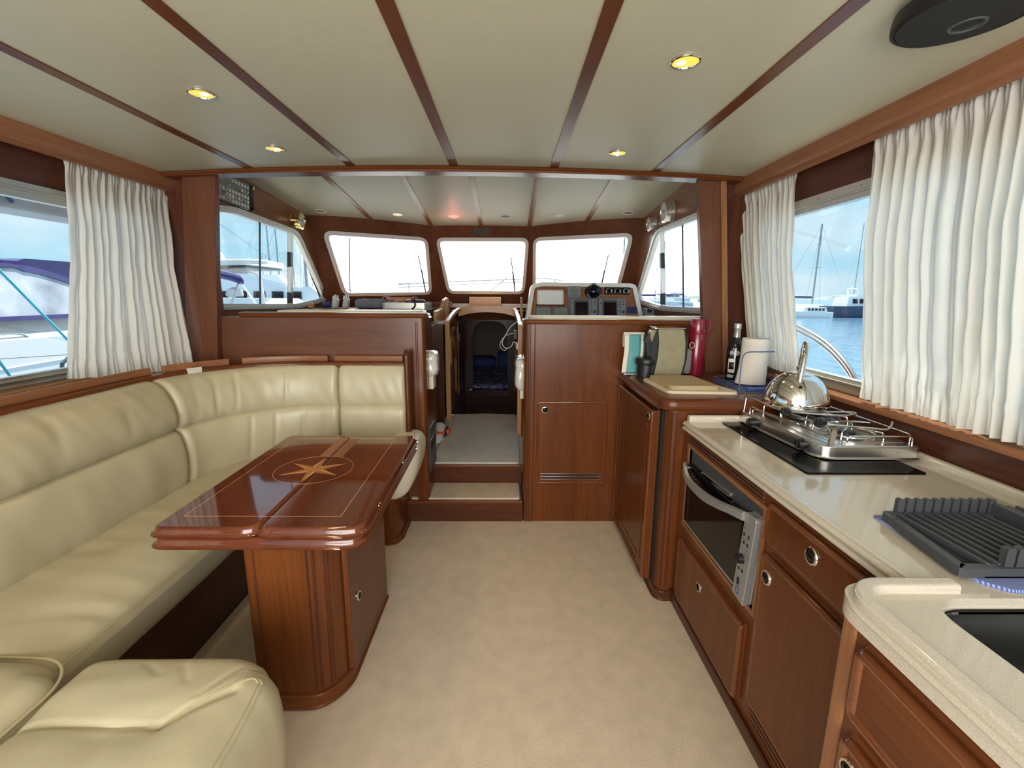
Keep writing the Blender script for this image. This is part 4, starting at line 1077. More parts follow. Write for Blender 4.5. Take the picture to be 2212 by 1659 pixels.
# ------------------------------------------------------------------ chart table on the left with things left lying on it
ct = thing('chart_table', 'raised mahogany chart table under the left windscreen', 'table', (-1.3, 4.5, 1.2))
MB().prism([(-1.90, 4.10), (-0.72, 4.10), (-0.72, 5.10), (-1.2, 5.05), (-1.90, 4.80)], XY, 1.20, 1.315).build('top', 'mahogany_x', ct)
MB().box(-1.25, -0.60, 5.00, 5.02, 1.31, 1.375, 0.005).build('fiddle', 'mahogany_x', ct)
MB().prism(rpoly([(4.15, 1.195), (5.10, 1.195), (5.10, 1.405), (4.98, 1.420), (4.70, 1.395), (4.55, 1.315), (4.15, 1.300)], 0.02), TX(-0.665), 0.0, 0.022, r=0.006).build('divider', 'light_y', ct)
MB().prism(rpoly([(4.3, 1.195), (4.62, 1.195), (4.62, 1.42), (4.5, 1.43), (4.36, 1.30)], 0.02), TX(0.120), 0.0, 0.020, r=0.006).build('divider', 'light_y', ct)
MB().prism(rpoly([(-1.30, 1.32), (-0.98, 1.32), (-0.98, 1.40), (-1.03, 1.415), (-1.25, 1.415), (-1.30, 1.40)], 0.015), TY(5.06), 0.0, 0.02, r=0.004).build('shelf_board', 'light_x', label='upright pale wood board under the left windscreen', cat='board')
ty = thing('tray', 'shallow aluminium tray on the chart table', 'tray', (-0.98, 4.45, 1.315))
m_ = MB(); A = rpoly([(-1.17, 4.30), (-0.75, 4.30), (-0.75, 4.62), (-1.17, 4.62)], 0.04); m_.ring(A, inset(A, 0.008), XY, 1.316, 1.372); m_.prism(A, XY, 1.315, 1.320); m_.build('pan', 'alu', ty)
MB().tube(catmull([(-0.86, 4.295, 1.375), (-0.855, 4.29, 1.35), (-0.87, 4.29, 1.33), (-0.885, 4.29, 1.318)], 5), 0.008, 6).build('strap', 'black_plastic', ty)
m_ = MB(); m_.rcube(-1.44, -1.17, 4.35, 4.55, 1.316, 1.405, 0.04, n=(14, 8, 6), fn=lambda p, c, h: p + Vector((0, 0, noise.noise(p * 20) * 0.006))); m_.build('rolled_pouch', 'grey_cloth', label='dark grey rolled cloth pouch on the chart table', cat='pouch')
def f_cloth(i, j): 
    x = -1.18 + 0.30 * i; y = 4.36 + 0.2 * j
    return Vector((x, y, 1.378 + 0.022 * abs(math.sin(i * 7 + j * 2)) + 0.03 * (i < 0.15 or i > 0.9) + 0.012 * noise.noise(Vector((x * 20, y * 16, 0)))))
MB().grid(f_cloth, 36, 12).build('crumpled_cloth', 'pink_cloth', label='crumpled pink and white cloth lying on the tray', cat='cloth', thick=0.004)
m_ = MB()
for k in range(4): m_.rcube(-0.97 + 0.045 * k, -0.92 + 0.045 * k, 4.38, 4.46, 1.372, 1.402, 0.012, n=(4, 4, 3))
m_.build('cable_bundle', 'black_plastic', label='black bundle of leads on the tray beside the pink cloth', cat='cable')
gl = thing('work_gloves', 'pair of white and dark blue work gloves standing by the left pilothouse window', 'gloves', (-1.50, 4.4, 1.315))
for k, x in enumerate((-1.66, -1.56)):
    m_ = MB(); m_.rcube(x, x + 0.055, 4.36, 4.42, 1.315, 1.41, 0.02, n=(5, 5, 7), fn=lambda p, c, h: p + Vector((0.02 * (p.z - 1.31) / 0.1, 0, 0))); m_.build('glove_palm', 'off_white', gl)
    for j in range(3): MB().tube([(x + 0.02 + 0.018 * j, 4.39, 1.40), (x + 0.026 + 0.02 * j, 4.39, 1.445 - 0.01 * abs(j - 1))], [0.010, 0.007], 8).build('finger', 'white_plastic', gl)
MB().lathe([(0.026, 0), (0.028, 0.01), (0.028, 0.09), (0.022, 0.10)], (-1.74, 4.42, 1.345), (1, -0.3, 0.1), 18).build('tape_roll', 'navy', label='dark blue tube lying left of the work gloves', cat='tube')
MB().lathe([(0, 0), (0.026, 0.004), (0.030, 0.03), (0.022, 0.05), (0, 0.056)], (-1.84, 4.36, 1.315), (0, 0, 1), 18).build('round_jar', 'light_y', label='small round wooden pot by the left pilothouse window', cat='pot')

# ------------------------------------------------------------------ fridge cabinet with raised timber top
fc = thing('fridge_cabinet', 'tall mahogany fridge cabinet with door ajar beside the helm console', 'cabinet', (1.05, 2.35, 0))
m_ = MB(); m_.prism(rpoly([(0.730, 1.992), (1.45, 1.992), (1.45, 2.765), (0.730, 2.765)], [0.045, 0, 0, 0], 6), XY, 0.03, 0.955); m_.build('carcass', 'mahogany_z', fc)
m_ = MB(); m_.prism(rpoly([(0.720, 1.980), (1.45, 1.980), (1.45, 2.765), (0.720, 2.765)], [0.05, 0, 0, 0], 6), XY, 0.0, 0.045, r=0.008); m_.build('plinth', 'dark_y', fc)
m_ = MB(); m_.prism(rpoly([(0.690, 1.968), (1.46, 1.968), (1.46, 2.765), (0.690, 2.765)], [0.075, 0, 0, 0], 8), XY, 0.955, 1.000, r=0.018); m_.build('cabinet_top', 'mahogany_x', fc, angle=50)
m_ = MB()
for (x, y) in ((0.742, 1.9915), (0.765, 1.9915), (0.7305, 2.03), (0.7305, 2.045)): m_.tube([(x, y, 0.06), (x, y, 0.93)], 0.0032, 6)
m_.build('fluting', 'dark_z', fc)
MB().box(0.722, 0.731, 2.062, 2.105, 0.03, 0.925).build('door_gap', 'dark_gap', fc)
fd = MB().prism(rpoly(rect(2.100, 2.755, 0.035, 0.918), 0.006, 2), lambda u, v, w: Vector((0.722 - w, u, v)), 0.0, 0.034, r=0.007).build('door', 'mahogany_z', fc)
m_ = MB(); m_.tube([(0.690, p[0], p[1]) for p in rpoly(rect(2.107, 2.748, 0.042, 0.911), 0.012, 4)], 0.0095, 10, close=True); m_.build('edge_bead', 'gloss_z', fd, angle=60)
MB().ring(rpoly(rect(2.165, 2.70, 0.10, 0.85), 0.03, 3), rpoly(rect(2.180, 2.685, 0.115, 0.835), 0.025, 3), lambda u, v, w: Vector((0.688 - w, u, v)), -0.001, 0.003).build('door_moulding', 'mahogany_z', fd, angle=50)
knob(fd, (0.688, 2.150, 0.880), (-1, 0, 0), 0.021)
vent_slots(fd, lambda u, v, w: Vector((0.688 - w, u, v)), 2.22, 2.65, [0.05, 0.066], 'mahogany_y')

# ------------------------------------------------------------------ galley cabinets
TG = lambda u, v, w: Vector((0.800 - w, u, v))
gc = thing('galley_cabinet', 'mahogany galley cabinet holding the oven, drawers and louvred door', 'cabinet', (1.1, 1.4, 0))
MB().prism(rect(0.80, 1.990, 0.03, 0.868), TG, -0.022, 0.0, holes=[rect(1.312, 1.905, 0.447, 0.802)]).build('front_frame', 'mahogany_z', gc)
MB().box(0.822, 1.43, 0.80, 1.30, 0.03, 0.868).build('carcass', 'dark_y', gc); MB().box(0.822, 1.43, 1.30, 1.985, 0.03, 0.440).build('carcass', 'dark_y', gc)
m_ = MB(); m_.prism(rect(0.80, 1.992, 0.0, 0.045), TG, -0.02, 0.010, r=0.005); m_.tube([(0.792, 0.80, 0.052), (0.792, 1.99, 0.052)], 0.007, 8); m_.build('plinth', 'dark_y', gc)
vent_slots(gc, TG, 1.325, 1.925, [0.822, 0.836, 0.850, 0.864], 'mahogany_y', r=0.0040)
MB().ring(rect(1.297, 1.920, 0.432, 0.817), rect(1.312, 1.905, 0.447, 0.802), TG, -0.02, 0.006).build('oven_trim', 'warm_y', gc)
def front(name, u0, u1, v0, v1, mat_='mahogany_z', T=TG, par=None, d=0.020, sides='t'):
    o = MB().prism(rpoly(rect(u0, u1, v0, v1), 0.004, 2), T, 0.0, d, r=0.008).build(name, mat_, par or gc, angle=50)
    m_ = MB(); m_.tube([T(p[0], p[1], d - 0.0075) for p in rpoly(rect(u0 + 0.006, u1 - 0.006, v0 + 0.006, v1 - 0.006), 0.012, 4)], 0.0095, 10, close=True); m_.build('edge_bead', 'gloss_y', o, angle=60)
    return o
d1 = front('drawer_front', 1.340, 1.905, 0.085, 0.375); knob(d1, TG(1.660, 0.293, 0.020), (-1, 0, 0), 0.021)
d2_ = front('drawer_front', 0.800, 1.268, 0.725, 0.846); knob(d2_, TG(1.058, 0.800, 0.020), (-1, 0, 0), 0.024)
d3 = front('door', 0.800, 1.268, 0.165, 0.684); knob(d3, TG(1.230, 0.624, 0.020), (-1, 0, 0), 0.023)
vent_slots(gc, TG, 0.82, 1.262, [0.086, 0.104, 0.122, 0.140], 'mahogany_y', r=0.0045)

# built-in oven
ov = thing('oven', 'built-in oven with curved silver handle and dark glass door', 'oven', (1.0, 1.6, 0.447))
TO = lambda u, v, w: Vector((0.806 - w, u, v))
MB().box(0.816, 1.35, 1.318, 1.899, 0.452, 0.797).build('oven_body', 'dark_grey', ov)
MB().prism(rect(1.318, 1.899, 0.452, 0.797), TO, -0.010, 0.0, r=0.003).build('oven_front', 'dark_grey', ov)
dg = MB().prism(rpoly([(1.420, 0.462), (1.893, 0.470), (1.893, 0.735), (1.420, 0.735)], 0.012, 3), TO, 0.0, 0.016, r=0.004).build('oven_door', 'black_glass', ov)
MB().prism(rect(1.425, 1.890, 0.462, 0.470), TO, 0.014, 0.019, r=0.002).build('lower_trim', 'alu', dg)
up = catmull([(1.384, 0.760, 0), (1.434, 0.752, 0), (1.534, 0.730, 0), (1.65, 0.712, 0), (1.786, 0.706, 0), (1.86, 0.730, 0), (1.890, 0.742, 0)], 6)
lo = catmull([(1.384, 0.726, 0), (1.454, 0.714, 0), (1.536, 0.695, 0), (1.65, 0.674, 0), (1.786, 0.672, 0), (1.865, 0.690, 0), (1.890, 0.708, 0)], 6)
m_ = MB(); n_ = len(up)
hz = [0.018 + 0.018 * math.sin(PI * i / (n_ - 1)) for i in range(n_)]
A = [[TO(a.x, a.y, 0.008 + h_) for a, h_ in zip(up, hz)], [TO(a.x, a.y - 0.004, 0.020 + h_) for a, h_ in zip(up, hz)], [TO(a.x, a.y + 0.004, 0.020 + h_) for a, h_ in zip(lo, hz)], [TO(a.x, a.y, 0.008 + h_) for a, h_ in zip(lo, hz)]]
V_ = [[m_.bm.verts.new(p) for p in l] for l in A]
for k in range(4):
    for i in range(n_ - 1): m_.bm.faces.new([V_[k][i], V_[k][i + 1], V_[(k + 1) % 4][i + 1], V_[(k + 1) % 4][i]])
for e_ in (0, -1): m_.bm.faces.new([V_[k][e_] for k in range(4)])
for i_ in (3, n_ - 4): m_.tube([TO(up[i_].x, (up[i_].y + lo[i_].y) / 2, 0.0), TO(up[i_].x, (up[i_].y + lo[i_].y) / 2, 0.03)], 0.006, 8)
m_.build('handle', 'satin_metal', ov, angle=50)
MB().ring(rpoly([(1.53, 0.742), (1.775, 0.726), (1.775, 0.742), (1.53, 0.758)], 0.006, 3), rpoly([(1.533, 0.745), (1.772, 0.729), (1.772, 0.739), (1.533, 0.755)], 0.004, 3), TO, 0.0, 0.008).build('vent_frame', 'alu', ov)
cp_ = MB().prism(rpoly([(1.345, 0.440), (1.418, 0.448), (1.384, 0.760), (1.318, 0.764)], [0.004, 0.004, 0.004, 0.015], 4), TO, 0.0, 0.026, r=0.005).build('control_panel', 'satin_metal', ov, angle=50)
MB().lathe([(0.017, 0), (0.016, 0.004), (0.014, 0.018), (0.008, 0.021), (0, 0.021)], TO(1.376, 0.596, 0.026), (-1, 0, 0), 20).build('control_knob', 'black_plastic', cp_)
for (u, v) in ((1.377, 0.684), (1.349, 0.686), (1.374, 0.656), (1.352, 0.656), (1.388, 0.555), (1.366, 0.556)):
    MB().lathe([(0.0062, 0), (0.005, 0.002), (0, 0.0025)], TO(u, v, 0.0258), (-1, 0, 0), 12).build('control_button', 'black_plastic', cp_)
m_ = MB()
for (u, v) in ((1.378, 0.708), (1.366, 0.671), (1.382, 0.668), (1.362, 0.622), (1.356, 0.635)):
    for q in range(3): m_.prism(rect(u - 0.006 + q * 0.004, u - 0.004 + q * 0.004, v - 0.003, v + 0.003 - q * 0.001), TO, 0.0255, 0.0263)
m_.build('symbols', 'dark_grey', cp_, kind='stuff')
MB().prism(rpoly(rect(1.378, 1.388, 0.497, 0.523), 0.004, 3), TO, 0.0255, 0.030, r=0.001).build('door_release', 'black_plastic', cp_)
MB().ring([(1.384 + 0.011 * math.cos(2 * PI * k / 20), 0.474 + 0.015 * math.sin(2 * PI * k / 20)) for k in range(20)], [(1.384 + 0.007 * math.cos(2 * PI * k / 20), 0.474 + 0.011 * math.sin(2 * PI * k / 20)) for k in range(20)], TO, 0.0255, 0.0268).build('round_emblem', 'blue_wire', cp_)

# sink cabinet
TSn = lambda u, v, w: Vector((0.655 - w, u, v))
scb = thing('sink_cabinet', 'mahogany sink cabinet with moulded drawer fronts at the near right', 'cabinet', (1.0, 0.2, 0))
MB().box(0.655, 0.675, -0.6, 0.775, 0.03, 0.868).box(0.675, 1.43, 0.755, 0.775, 0.03, 0.868).box(0.675, 1.43, -0.6, 0.755, 0.03, 0.06).build('carcass', 'mahogany_z', scb)
MB().box(0.642, 1.43, -0.6, 0.785, 0.0, 0.045, 0.005).build('plinth', 'dark_y', scb)
m_ = MB(); m_.prism(rpoly([(0.651, 0.745), (0.678, 0.745), (0.678, 0.780), (0.651, 0.780)], 0.006, 3), XY, 0.045, 0.868); m_.build('corner_post', 'warm_z', scb)
def raised(u0, u1, v0, v1):
    m_ = MB(); m_.prism(rpoly(rect(u0, u1, v0, v1), 0.012, 3), TSn, 0.0, 0.018, r=0.009); o = m_.build('drawer_front', 'mahogany_y', scb, angle=50)
    m_ = MB(); m_.tube([TSn(p[0], p[1], 0.012) for p in rpoly(rect(u0 + 0.010, u1 - 0.010, v0 + 0.010, v1 - 0.010), 0.014, 4)], 0.0125, 10, close=True); m_.build('edge_bead', 'gloss_y', o, angle=60)
    return o
r1 = raised(-0.30, 0.722, 0.682, 0.828); r2_ = raised(0.20, 0.722, 0.360, 0.642); r3 = raised(-0.30, 0.19, 0.360, 0.642); r4 = raised(-0.3, 0.722, 0.07, 0.33)
knob(r2_, TSn(0.690, 0.588, 0.018), (-1, 0, 0), 0.022); knob(r3, TSn(0.15, 0.588, 0.018), (-1, 0, 0), 0.022)

# ------------------------------------------------------------------ worktop in speckled cream solid surface
wt = thing('worktop', 'glossy speckled cream worktop along the galley, with raised edges', 'worktop', (1.1, 1.1, 0.868))
o_w = rpoly([(0.625, -0.6), (0.625, 0.797), (0.786, 0.797), (0.786, 1.966), (1.438, 1.966), (1.438, -0.6)], [0, 0.085, 0.010, 0.02, 0, 0], 10)
o_w = rpoly([(0.625, -0.6), (1.438, -0.6), (1.438, 1.966), (0.786, 1.966), (0.786, 0.797), (0.625, 0.797)], [0, 0, 0, 0.02, 0.006, 0.085], 10)
sink_h = rpoly([(0.765, -0.10), (1.22, -0.10), (1.22, 0.748), (0.765, 0.748)], 0.075, 8)
MB().prism(o_w, XY, 0.868, 0.905, holes=[sink_h]).build('slab', 'corian', wt)
m_ = MB(); m_.tube([(0.786, 0.80, 0.8965), (0.786, 1.955, 0.8965)], 0.0085, 10); m_.tube([(0.786, 0.80, 0.8765), (0.786, 1.955, 0.8765)], 0.0085, 10); m_.build('edge_bead', 'corian', wt)
# raised lip along the long front edge, ends and the back
def lip(pts, w, h_, name='raised_edge', z=0.905):
    m_ = MB(); N = len(pts); q = []
    P = [Vector(p) for p in pts]
    prof_ = rpoly([(-w / 2, 0), (w / 2, 0), (w / 2, h_), (-w / 2, h_)], [0, 0, min(w, h_ * 2) * 0.45, min(w, h_ * 2) * 0.45], 4)
    for i, p in enumerate(P):
        d = (P[min(i + 1, N - 1)] - P[max(i - 1, 0)]).normalized(); n2 = Vector((d.y, -d.x))
        q.append([m_.bm.verts.new((p.x + n2.x * a, p.y + n2.y * a, z + b_)) for a, b_ in prof_])
    K = len(prof_)
    for A, B in zip(q, q[1:]):
        for k in range(K): m_.bm.faces.new([A[k], A[(k + 1) % K], B[(k + 1) % K], B[k]])
    m_.bm.faces.new(q[0]); m_.bm.faces.new(q[-1][::-1])
    return m_.build(name, 'corian', wt, angle=50)
lip([(0.793, 0.80), (0.793, 1.955)], 0.014, 0.004)
lip([(0.80, 1.953), (1.43, 1.953)], 0.026, 0.030)
lip([(1.422, -0.6), (1.422, 1.94)], 0.028, 0.022)
aa = [(0.6455 + 0.065 * (1 - math.cos(t_)), 0.7115 + 0.065 * math.sin(t_)) for t_ in [PI / 2 * k / 10 for k in range(11)]]
lip([(0.6455, -0.6), (0.6455, 0.3)] + aa + [(0.76, 0.7765), (0.850, 0.7765)], 0.032, 0.017)
m_ = MB(); n_ = len(aa)
m_.tube([(0.624, -0.6, 0.8995), (0.624, 0.70, 0.8995)] + [(0.625 + 0.086 * (1 - math.cos(t_)), 0.711 + 0.086 * math.sin(t_), 0.8995) for t_ in [PI / 2 * k / 10 for k in range(11)]] + [(0.784, 0.798, 0.8995)], 0.006, 8)
m_.build('edge_bead', 'corian', wt)
# sink bowl
m_ = MB()
def bowl(i, j):
    s0 = sink_h
    p = s0[int(round(i * len(s0))) % len(s0)]; c = Vector((0.99, 0.32)); v = Vector(p) - c
    k, z = [(1.0, 0.885), (1.0, 0.872), (0.985, 0.86), (0.97, 0.76), (0.93, 0.715), (0.80, 0.705), (0.2, 0.700), (0.0, 0.700)][int(round(j * 7))]
    return Vector((c.x + v.x * k, c.y + v.y * k, z))
m_.grid(bowl, len(sink_h), 7); bmesh.ops.remove_doubles(m_.bm, verts=m_.bm.verts[:], dist=1e-5)
sk = m_.build('sink', 'dark_steel', label='dark steel sink bowl set into the worktop', cat='sink', recalc=True)
m_ = MB(); m_.ring(inset(sink_h, -0.004), inset(sink_h, 0.004), XY, 0.880, 0.886); m_.build('sink_rim', 'steel', sk)

# timber ledge and back wall behind the worktop
MB().box(1.438, 1.50, -0.6, 2.80, 0.0, 1.012).build('wall_right', 'dark_y', kind='structure')
m_ = MB(); m_.prism(rpoly([(1.418, 1.010), (1.512, 1.010), (1.510, 1.034), (1.418, 1.034)], [0.004, 0, 0, 0.008], 3), lambda u, v, w: Vector((u, w, v)), -0.6, 2.79); m_.build('trim_6', 'warm_y', kind='structure')

# ------------------------------------------------------------------ ceramic hob with portable gas stove on top
MB().prism(rpoly([(0.938, 1.345), (1.315, 1.345), (1.315, 1.925), (0.938, 1.925)], 0.006, 2), XY, 0.9052, 0.911, r=0.0015).build('ceramic_hob', 'hob_black', label='flat black ceramic hob set on the worktop beneath the gas stove', cat='hob')
sv = thing('gas_stove', 'stainless gas stove with wire pan rails and black knobs', 'stove', (1.2, 1.7, 0.911))
body = rpoly([(1.055, 1.460), (1.392, 1.460), (1.392, 1.945), (1.020, 1.945)], [0.055, 0.012, 0.012, 0.02], 6)
m_ = MB(); m_.prism(body, XY, 0.914, 0.958, r=0.007); m_.build('stove_body', 'steel', sv, angle=50)
m_ = MB(); m_.prism(rpoly([(1.12, 1.50), (1.375, 1.50), (1.375, 1.92), (1.10, 1.92)], 0.02), XY, 0.9575, 0.9595, r=0.0008); m_.build('hob_well', 'steel', sv)
for (x, y, r_) in ((1.22, 1.58, 0.056), (1.25, 1.82, 0.070)):
    m_ = MB(); m_.lathe([(r_, 0), (r_, 0.006), (r_ * 0.8, 0.012), (r_ * 0.55, 0.012), (r_ * 0.5, 0.004)], (x, y, 0.9593), (0, 0, 1), 28); m_.build('burner', 'dark_grey', sv)
    m_ = MB(); m_.lathe([(r_ * 0.55, 0.004), (r_ * 0.55, 0.018), (r_ * 0.4, 0.022), (0, 0.022)], (x, y, 0.9593), (0, 0, 1), 24); m_.build('burner_cap', 'black_plastic', sv)
def wire(pts, r=0.0026, name='pan_support', mt_='chrome', par=None, n=4, close=False):
    m_ = MB(); m_.tube(catmull(pts, n, close), r, 7, close=close); return m_.build(name, mt_, par or sv)
# low rails: U-shaped wires
def urail(a, b_, h_, z0=0.958):
    a = Vector(a); b_ = Vector(b_); d = (b_ - a).normalized() * 0.012
    m_ = MB(); P = [Vector((a.x, a.y, z0)), Vector((a.x, a.y, z0 + h_ - 0.008)), Vector((a.x + d.x * 0.4, a.y + d.y * 0.4, z0 + h_ - 0.002)), Vector((a.x + d.x, a.y + d.y, z0 + h_)), Vector((b_.x - d.x, b_.y - d.y, z0 + h_)), Vector((b_.x - d.x * 0.4, b_.y - d.y * 0.4, z0 + h_ - 0.002)), Vector((b_.x, b_.y, z0 + h_ - 0.008)), Vector((b_.x, b_.y, z0))]
    m_.tube(P, 0.0026, 7); m_.build('guard_rail', 'chrome', sv)
urail((1.060, 1.935), (1.105, 1.50), 0.022); urail((1.072, 1.935), (1.118, 1.50), 0.012)
urail((1.385, 1.50), (1.385, 1.93), 0.030); urail((1.12, 1.935), (1.38, 1.935), 0.030); urail((1.16, 1.49), (1.385, 1.49), 0.026)
for (cx, cy, rr) in ((1.24, 1.60, 0.085), (1.26, 1.82, 0.095)):
    m_ = MB(); m_.tube([(cx + rr * math.cos(2 * PI * k / 28), cy + rr * math.sin(2 * PI * k / 28), 0.968) for k in range(28)], 0.0028, 7, close=True); m_.build('pan_ring', 'chrome', sv)
    for k in range(4):
        a = PI / 4 + k * PI / 2; p = Vector((math.cos(a), math.sin(a), 0))
        wire([(cx + p.x * rr * 1.25, cy + p.y * rr * 1.25, 0.960), (cx + p.x * rr * 1.2, cy + p.y * rr * 1.2, 0.980), (cx + p.x * rr * 1.1, cy + p.y * rr * 1.1, 0.985), (cx + p.x * rr * 0.4, cy + p.y * rr * 0.4, 0.985)])
# adjustable pot clamps
m_ = MB(); m_.tube([(1.03, 1.93, 0.958), (1.035, 1.93, 1.020), (1.045, 1.90, 1.022), (1.075, 1.72, 1.012), (1.10, 1.52, 1.012), (1.105, 1.495, 0.995), (1.105, 1.49, 0.958)], 0.0034, 8); m_.build('pot_clamp', 'steel', sv)
m_ = MB(); m_.prism([(1.095, 0.958), (1.108, 0.958), (1.112, 1.010), (1.100, 1.024), (1.085, 1.024), (1.085, 1.018), (1.098, 1.012)], TY(1.478), 0.0, 0.014, r=0.002); m_.build('clamp_foot', 'chrome', sv)
m_ = MB(); m_.tube(catmull([(1.10, 1.60, 1.005), (1.18, 1.57, 1.000), (1.28, 1.54, 0.998), (1.33, 1.53, 0.998), (1.35, 1.54, 1.022)], 5), 0.0036, 8); m_.build('pot_clamp', 'steel', sv)
m_ = MB(); m_.tube(catmull([(1.07, 1.75, 1.015), (1.15, 1.74, 1.002), (1.28, 1.70, 1.002), (1.36, 1.72, 1.002), (1.36, 1.76, 1.0), (1.26, 1.78, 0.995)], 5), 0.0036, 8); m_.build('pot_clamp', 'steel', sv)
m_ = MB(); m_.tube(catmull([(1.12, 1.63, 0.99), (1.20, 1.66, 0.985), (1.30, 1.68, 0.985), (1.37, 1.66, 0.985)], 5), 0.003, 7); m_.build('pan_support', 'chrome', sv)
def sknob(c, ax, r_=0.019, L_=0.03):
    m_ = MB(); m_.lathe([(r_ * 0.9, 0), (r_, 0.004), (r_ * 0.96, L_ * 0.8), (r_ * 0.8, L_), (0, L_)], c, ax, 20)
    a = Vector(ax).normalized(); t_ = Vector(c) + a * L_
    m_.box(t_.x - 0.004, t_.x + 0.004, t_.y - 0.004, t_.y + 0.004, t_.z - r_ * 0.8, t_.z + r_ * 0.8, 0.002)
    m_.build('knob', 'black_plastic', sv)
sknob((1.040, 1.835, 0.938), (-1, -0.08, 0), 0.018, 0.040); sknob((1.072, 1.555, 0.938), (-1, -0.08, 0), 0.019, 0.042)
sknob((1.075, 1.70, 1.018), (-0.8, -0.5, 0.1), 0.016, 0.030); sknob((1.105, 1.545, 1.018), (-0.8, -0.5, 0.1), 0.018, 0.034)
m_ = MB()
for x in (1.255, 1.315): m_.lathe([(0.0022, 0), (0, 0.0006)], (x, 1.4598, 0.937), (0, -1, 0), 8)
m_.build('screw_holes', 'dark_gap', sv)

# ------------------------------------------------------------------ kettle
kt = thing('kettle', 'shiny round steel kettle with loop handle on the gas stove', 'kettle', (1.222, 1.885, 0.988))
kc = Vector((1.222, 1.885, 0.988)); KS = 1.11
MB().lathe([(0.0, 0.0), (0.1088, 0.0), (0.1199, 0.0051), (0.1243, 0.0155), (0.1221, 0.0388), (0.1154, 0.0672), (0.1032, 0.0956), (0.0855, 0.1203), (0.0666, 0.1358), (0.0577, 0.1409), (0.0555, 0.1383), (0.0444, 0.1423), (0.0, 0.1474)], kc, (0, 0, 1), 56).build('kettle_body', 'chrome', kt, angle=60)
MB().lathe([(0.0555, 0.1391), (0.0544, 0.1442), (0.0333, 0.1538), (0.0, 0.1565)], kc, (0, 0, 1), 40).build('lid', 'chrome', kt, angle=60)
MB().lathe([(0.006, 0.150), (0.005, 0.160), (0.012, 0.166), (0.013, 0.172), (0.008, 0.179), (0, 0.180)], kc, (0, 0, 1), 20).build('lid_knob', 'chrome', kt)
hd_ = catmull([(0.0, -0.076, 0.108), (0.001, -0.072, 0.135), (0.004, -0.066, 0.175), (0.010, -0.048, 0.230), (0.014, -0.020, 0.263), (0.016, 0.008, 0.272), (0.016, 0.034, 0.262), (0.014, 0.056, 0.225), (0.010, 0.066, 0.175), (0.004, 0.072, 0.140), (0.0, 0.074, 0.110)], 5)
hd_ = [Vector((p.x + p.y * 0.47, p.y * 0.88, p.z)) for p in hd_]
m_ = MB(); m_.tube([kc + p for p in hd_], [0.0088 + 0.004 * math.sin(PI * i / (len(hd_) - 1)) for i in range(len(hd_))], 12); m_.build('handle', 'chrome', kt, angle=60)
for y in (-0.076, 0.074): MB().lathe([(0.010, 0), (0.010, 0.004), (0.006, 0.008), (0, 0.009)], kc + Vector((y * 0.47, y * 0.88, 0.110)), (-0.3 if y < 0 else 0.3, -0.6 if y < 0 else 0.6, 0.8), 14).build('handle_rivet', 'chrome', kt)
m_ = MB(); m_.tube([kc + Vector((0.03, 0.08, 0.07)), kc + Vector((0.035, 0.105, 0.095)), kc + Vector((0.04, 0.118, 0.118))], [0.022, 0.017, 0.013], 14); m_.build('spout', 'chrome', kt, angle=60)
MB().lathe([(0.015, 0), (0.015, 0.008), (0.008, 0.014), (0, 0.015)], kc + Vector((0.04, 0.119, 0.120)), (0.05, 0.3, 0.8), 14).build('whistle', 'black_plastic', kt)

# ------------------------------------------------------------------ cutting boards
MB().prism(rpoly([(0.755, 2.095), (1.072, 2.075), (1.085, 2.12), (1.010, 2.43), (0.735, 2.445)], [0.03, 0.03, 0.01, 0.02, 0.02], 5), XY, 1.0005, 1.013, r=0.005).build('cutting_board', 'board_pale', label='large pale wooden cutting board, the lower of the two stacked', cat='cutting board')
MB().prism(rpoly([(0.770, 2.122), (0.992, 2.108), (1.010, 2.135), (1.000, 2.22), (0.985, 2.415), (0.76, 2.425)], [0.02, 0.012, 0.012, 0.0, 0.02, 0.02], 4), XY, 1.0135, 1.034, r=0.006).build('cutting_board', 'board_x', label='smaller wooden cutting board, the upper of the two stacked', cat='cutting board')

# ------------------------------------------------------------------ coffee machine, thermos, towel holder
cm = thing('coffee_machine', 'small capsule coffee machine with olive side panel and drip tray', 'coffee machine', (0.88, 2.58, 1.0))
TCm = TY(2.50)
MB().prism(rpoly([(0.812, 1.001), (0.955, 1.001), (0.975, 1.10), (0.972, 1.20), (0.958, 1.270), (0.822, 1.270), (0.832, 1.20), (0.830, 1.12)], [0.004, 0.004, 0.03, 0.03, 0.006, 0.006, 0.03, 0.03], 5), TCm, 0.0, 0.010, r=0.003).build('side_panel', 'olive', cm)
m_ = MB(); m_.prism(rpoly([(0.800, 1.001), (0.965, 1.001), (0.990, 1.10), (0.990, 1.22), (0.965, 1.272), (0.82, 1.272), (0.80, 1.22)], [0.004, 0.004, 0.03, 0.05, 0.02, 0.01, 0.01], 5), TCm, 0.010, 0.16, r=0.004); m_.build('machine_body', 'black_plastic', cm)
m_ = MB(); m_.box(0.806, 0.968, 2.49, 2.665, 1.272, 1.279, 0.003); m_.prism([(0.806, 1.272), (0.790, 1.288), (0.796, 1.290), (0.815, 1.279)], TCm, 0.0, 0.15); m_.build('lever', 'chrome', cm)
m_ = MB(); m_.lathe([(0.030, 0), (0.034, 0.004), (0.034, 0.07), (0.026, 0.075)], (0.812, 2.515, 1.232), (0, 1, 0), 24, sx=0.8, sy=1.1); m_.build('spout_ring', 'olive', cm)
m_ = MB(); m_.prism(rpoly([(0.760, 1.20), (0.775, 1.235), (0.800, 1.262), (0.812, 1.25), (0.806, 1.205), (0.79, 1.195)], 0.01, 3), TY(2.53), 0.0, 0.05, r=0.006); m_.build('coffee_spout', 'black_plastic', cm)
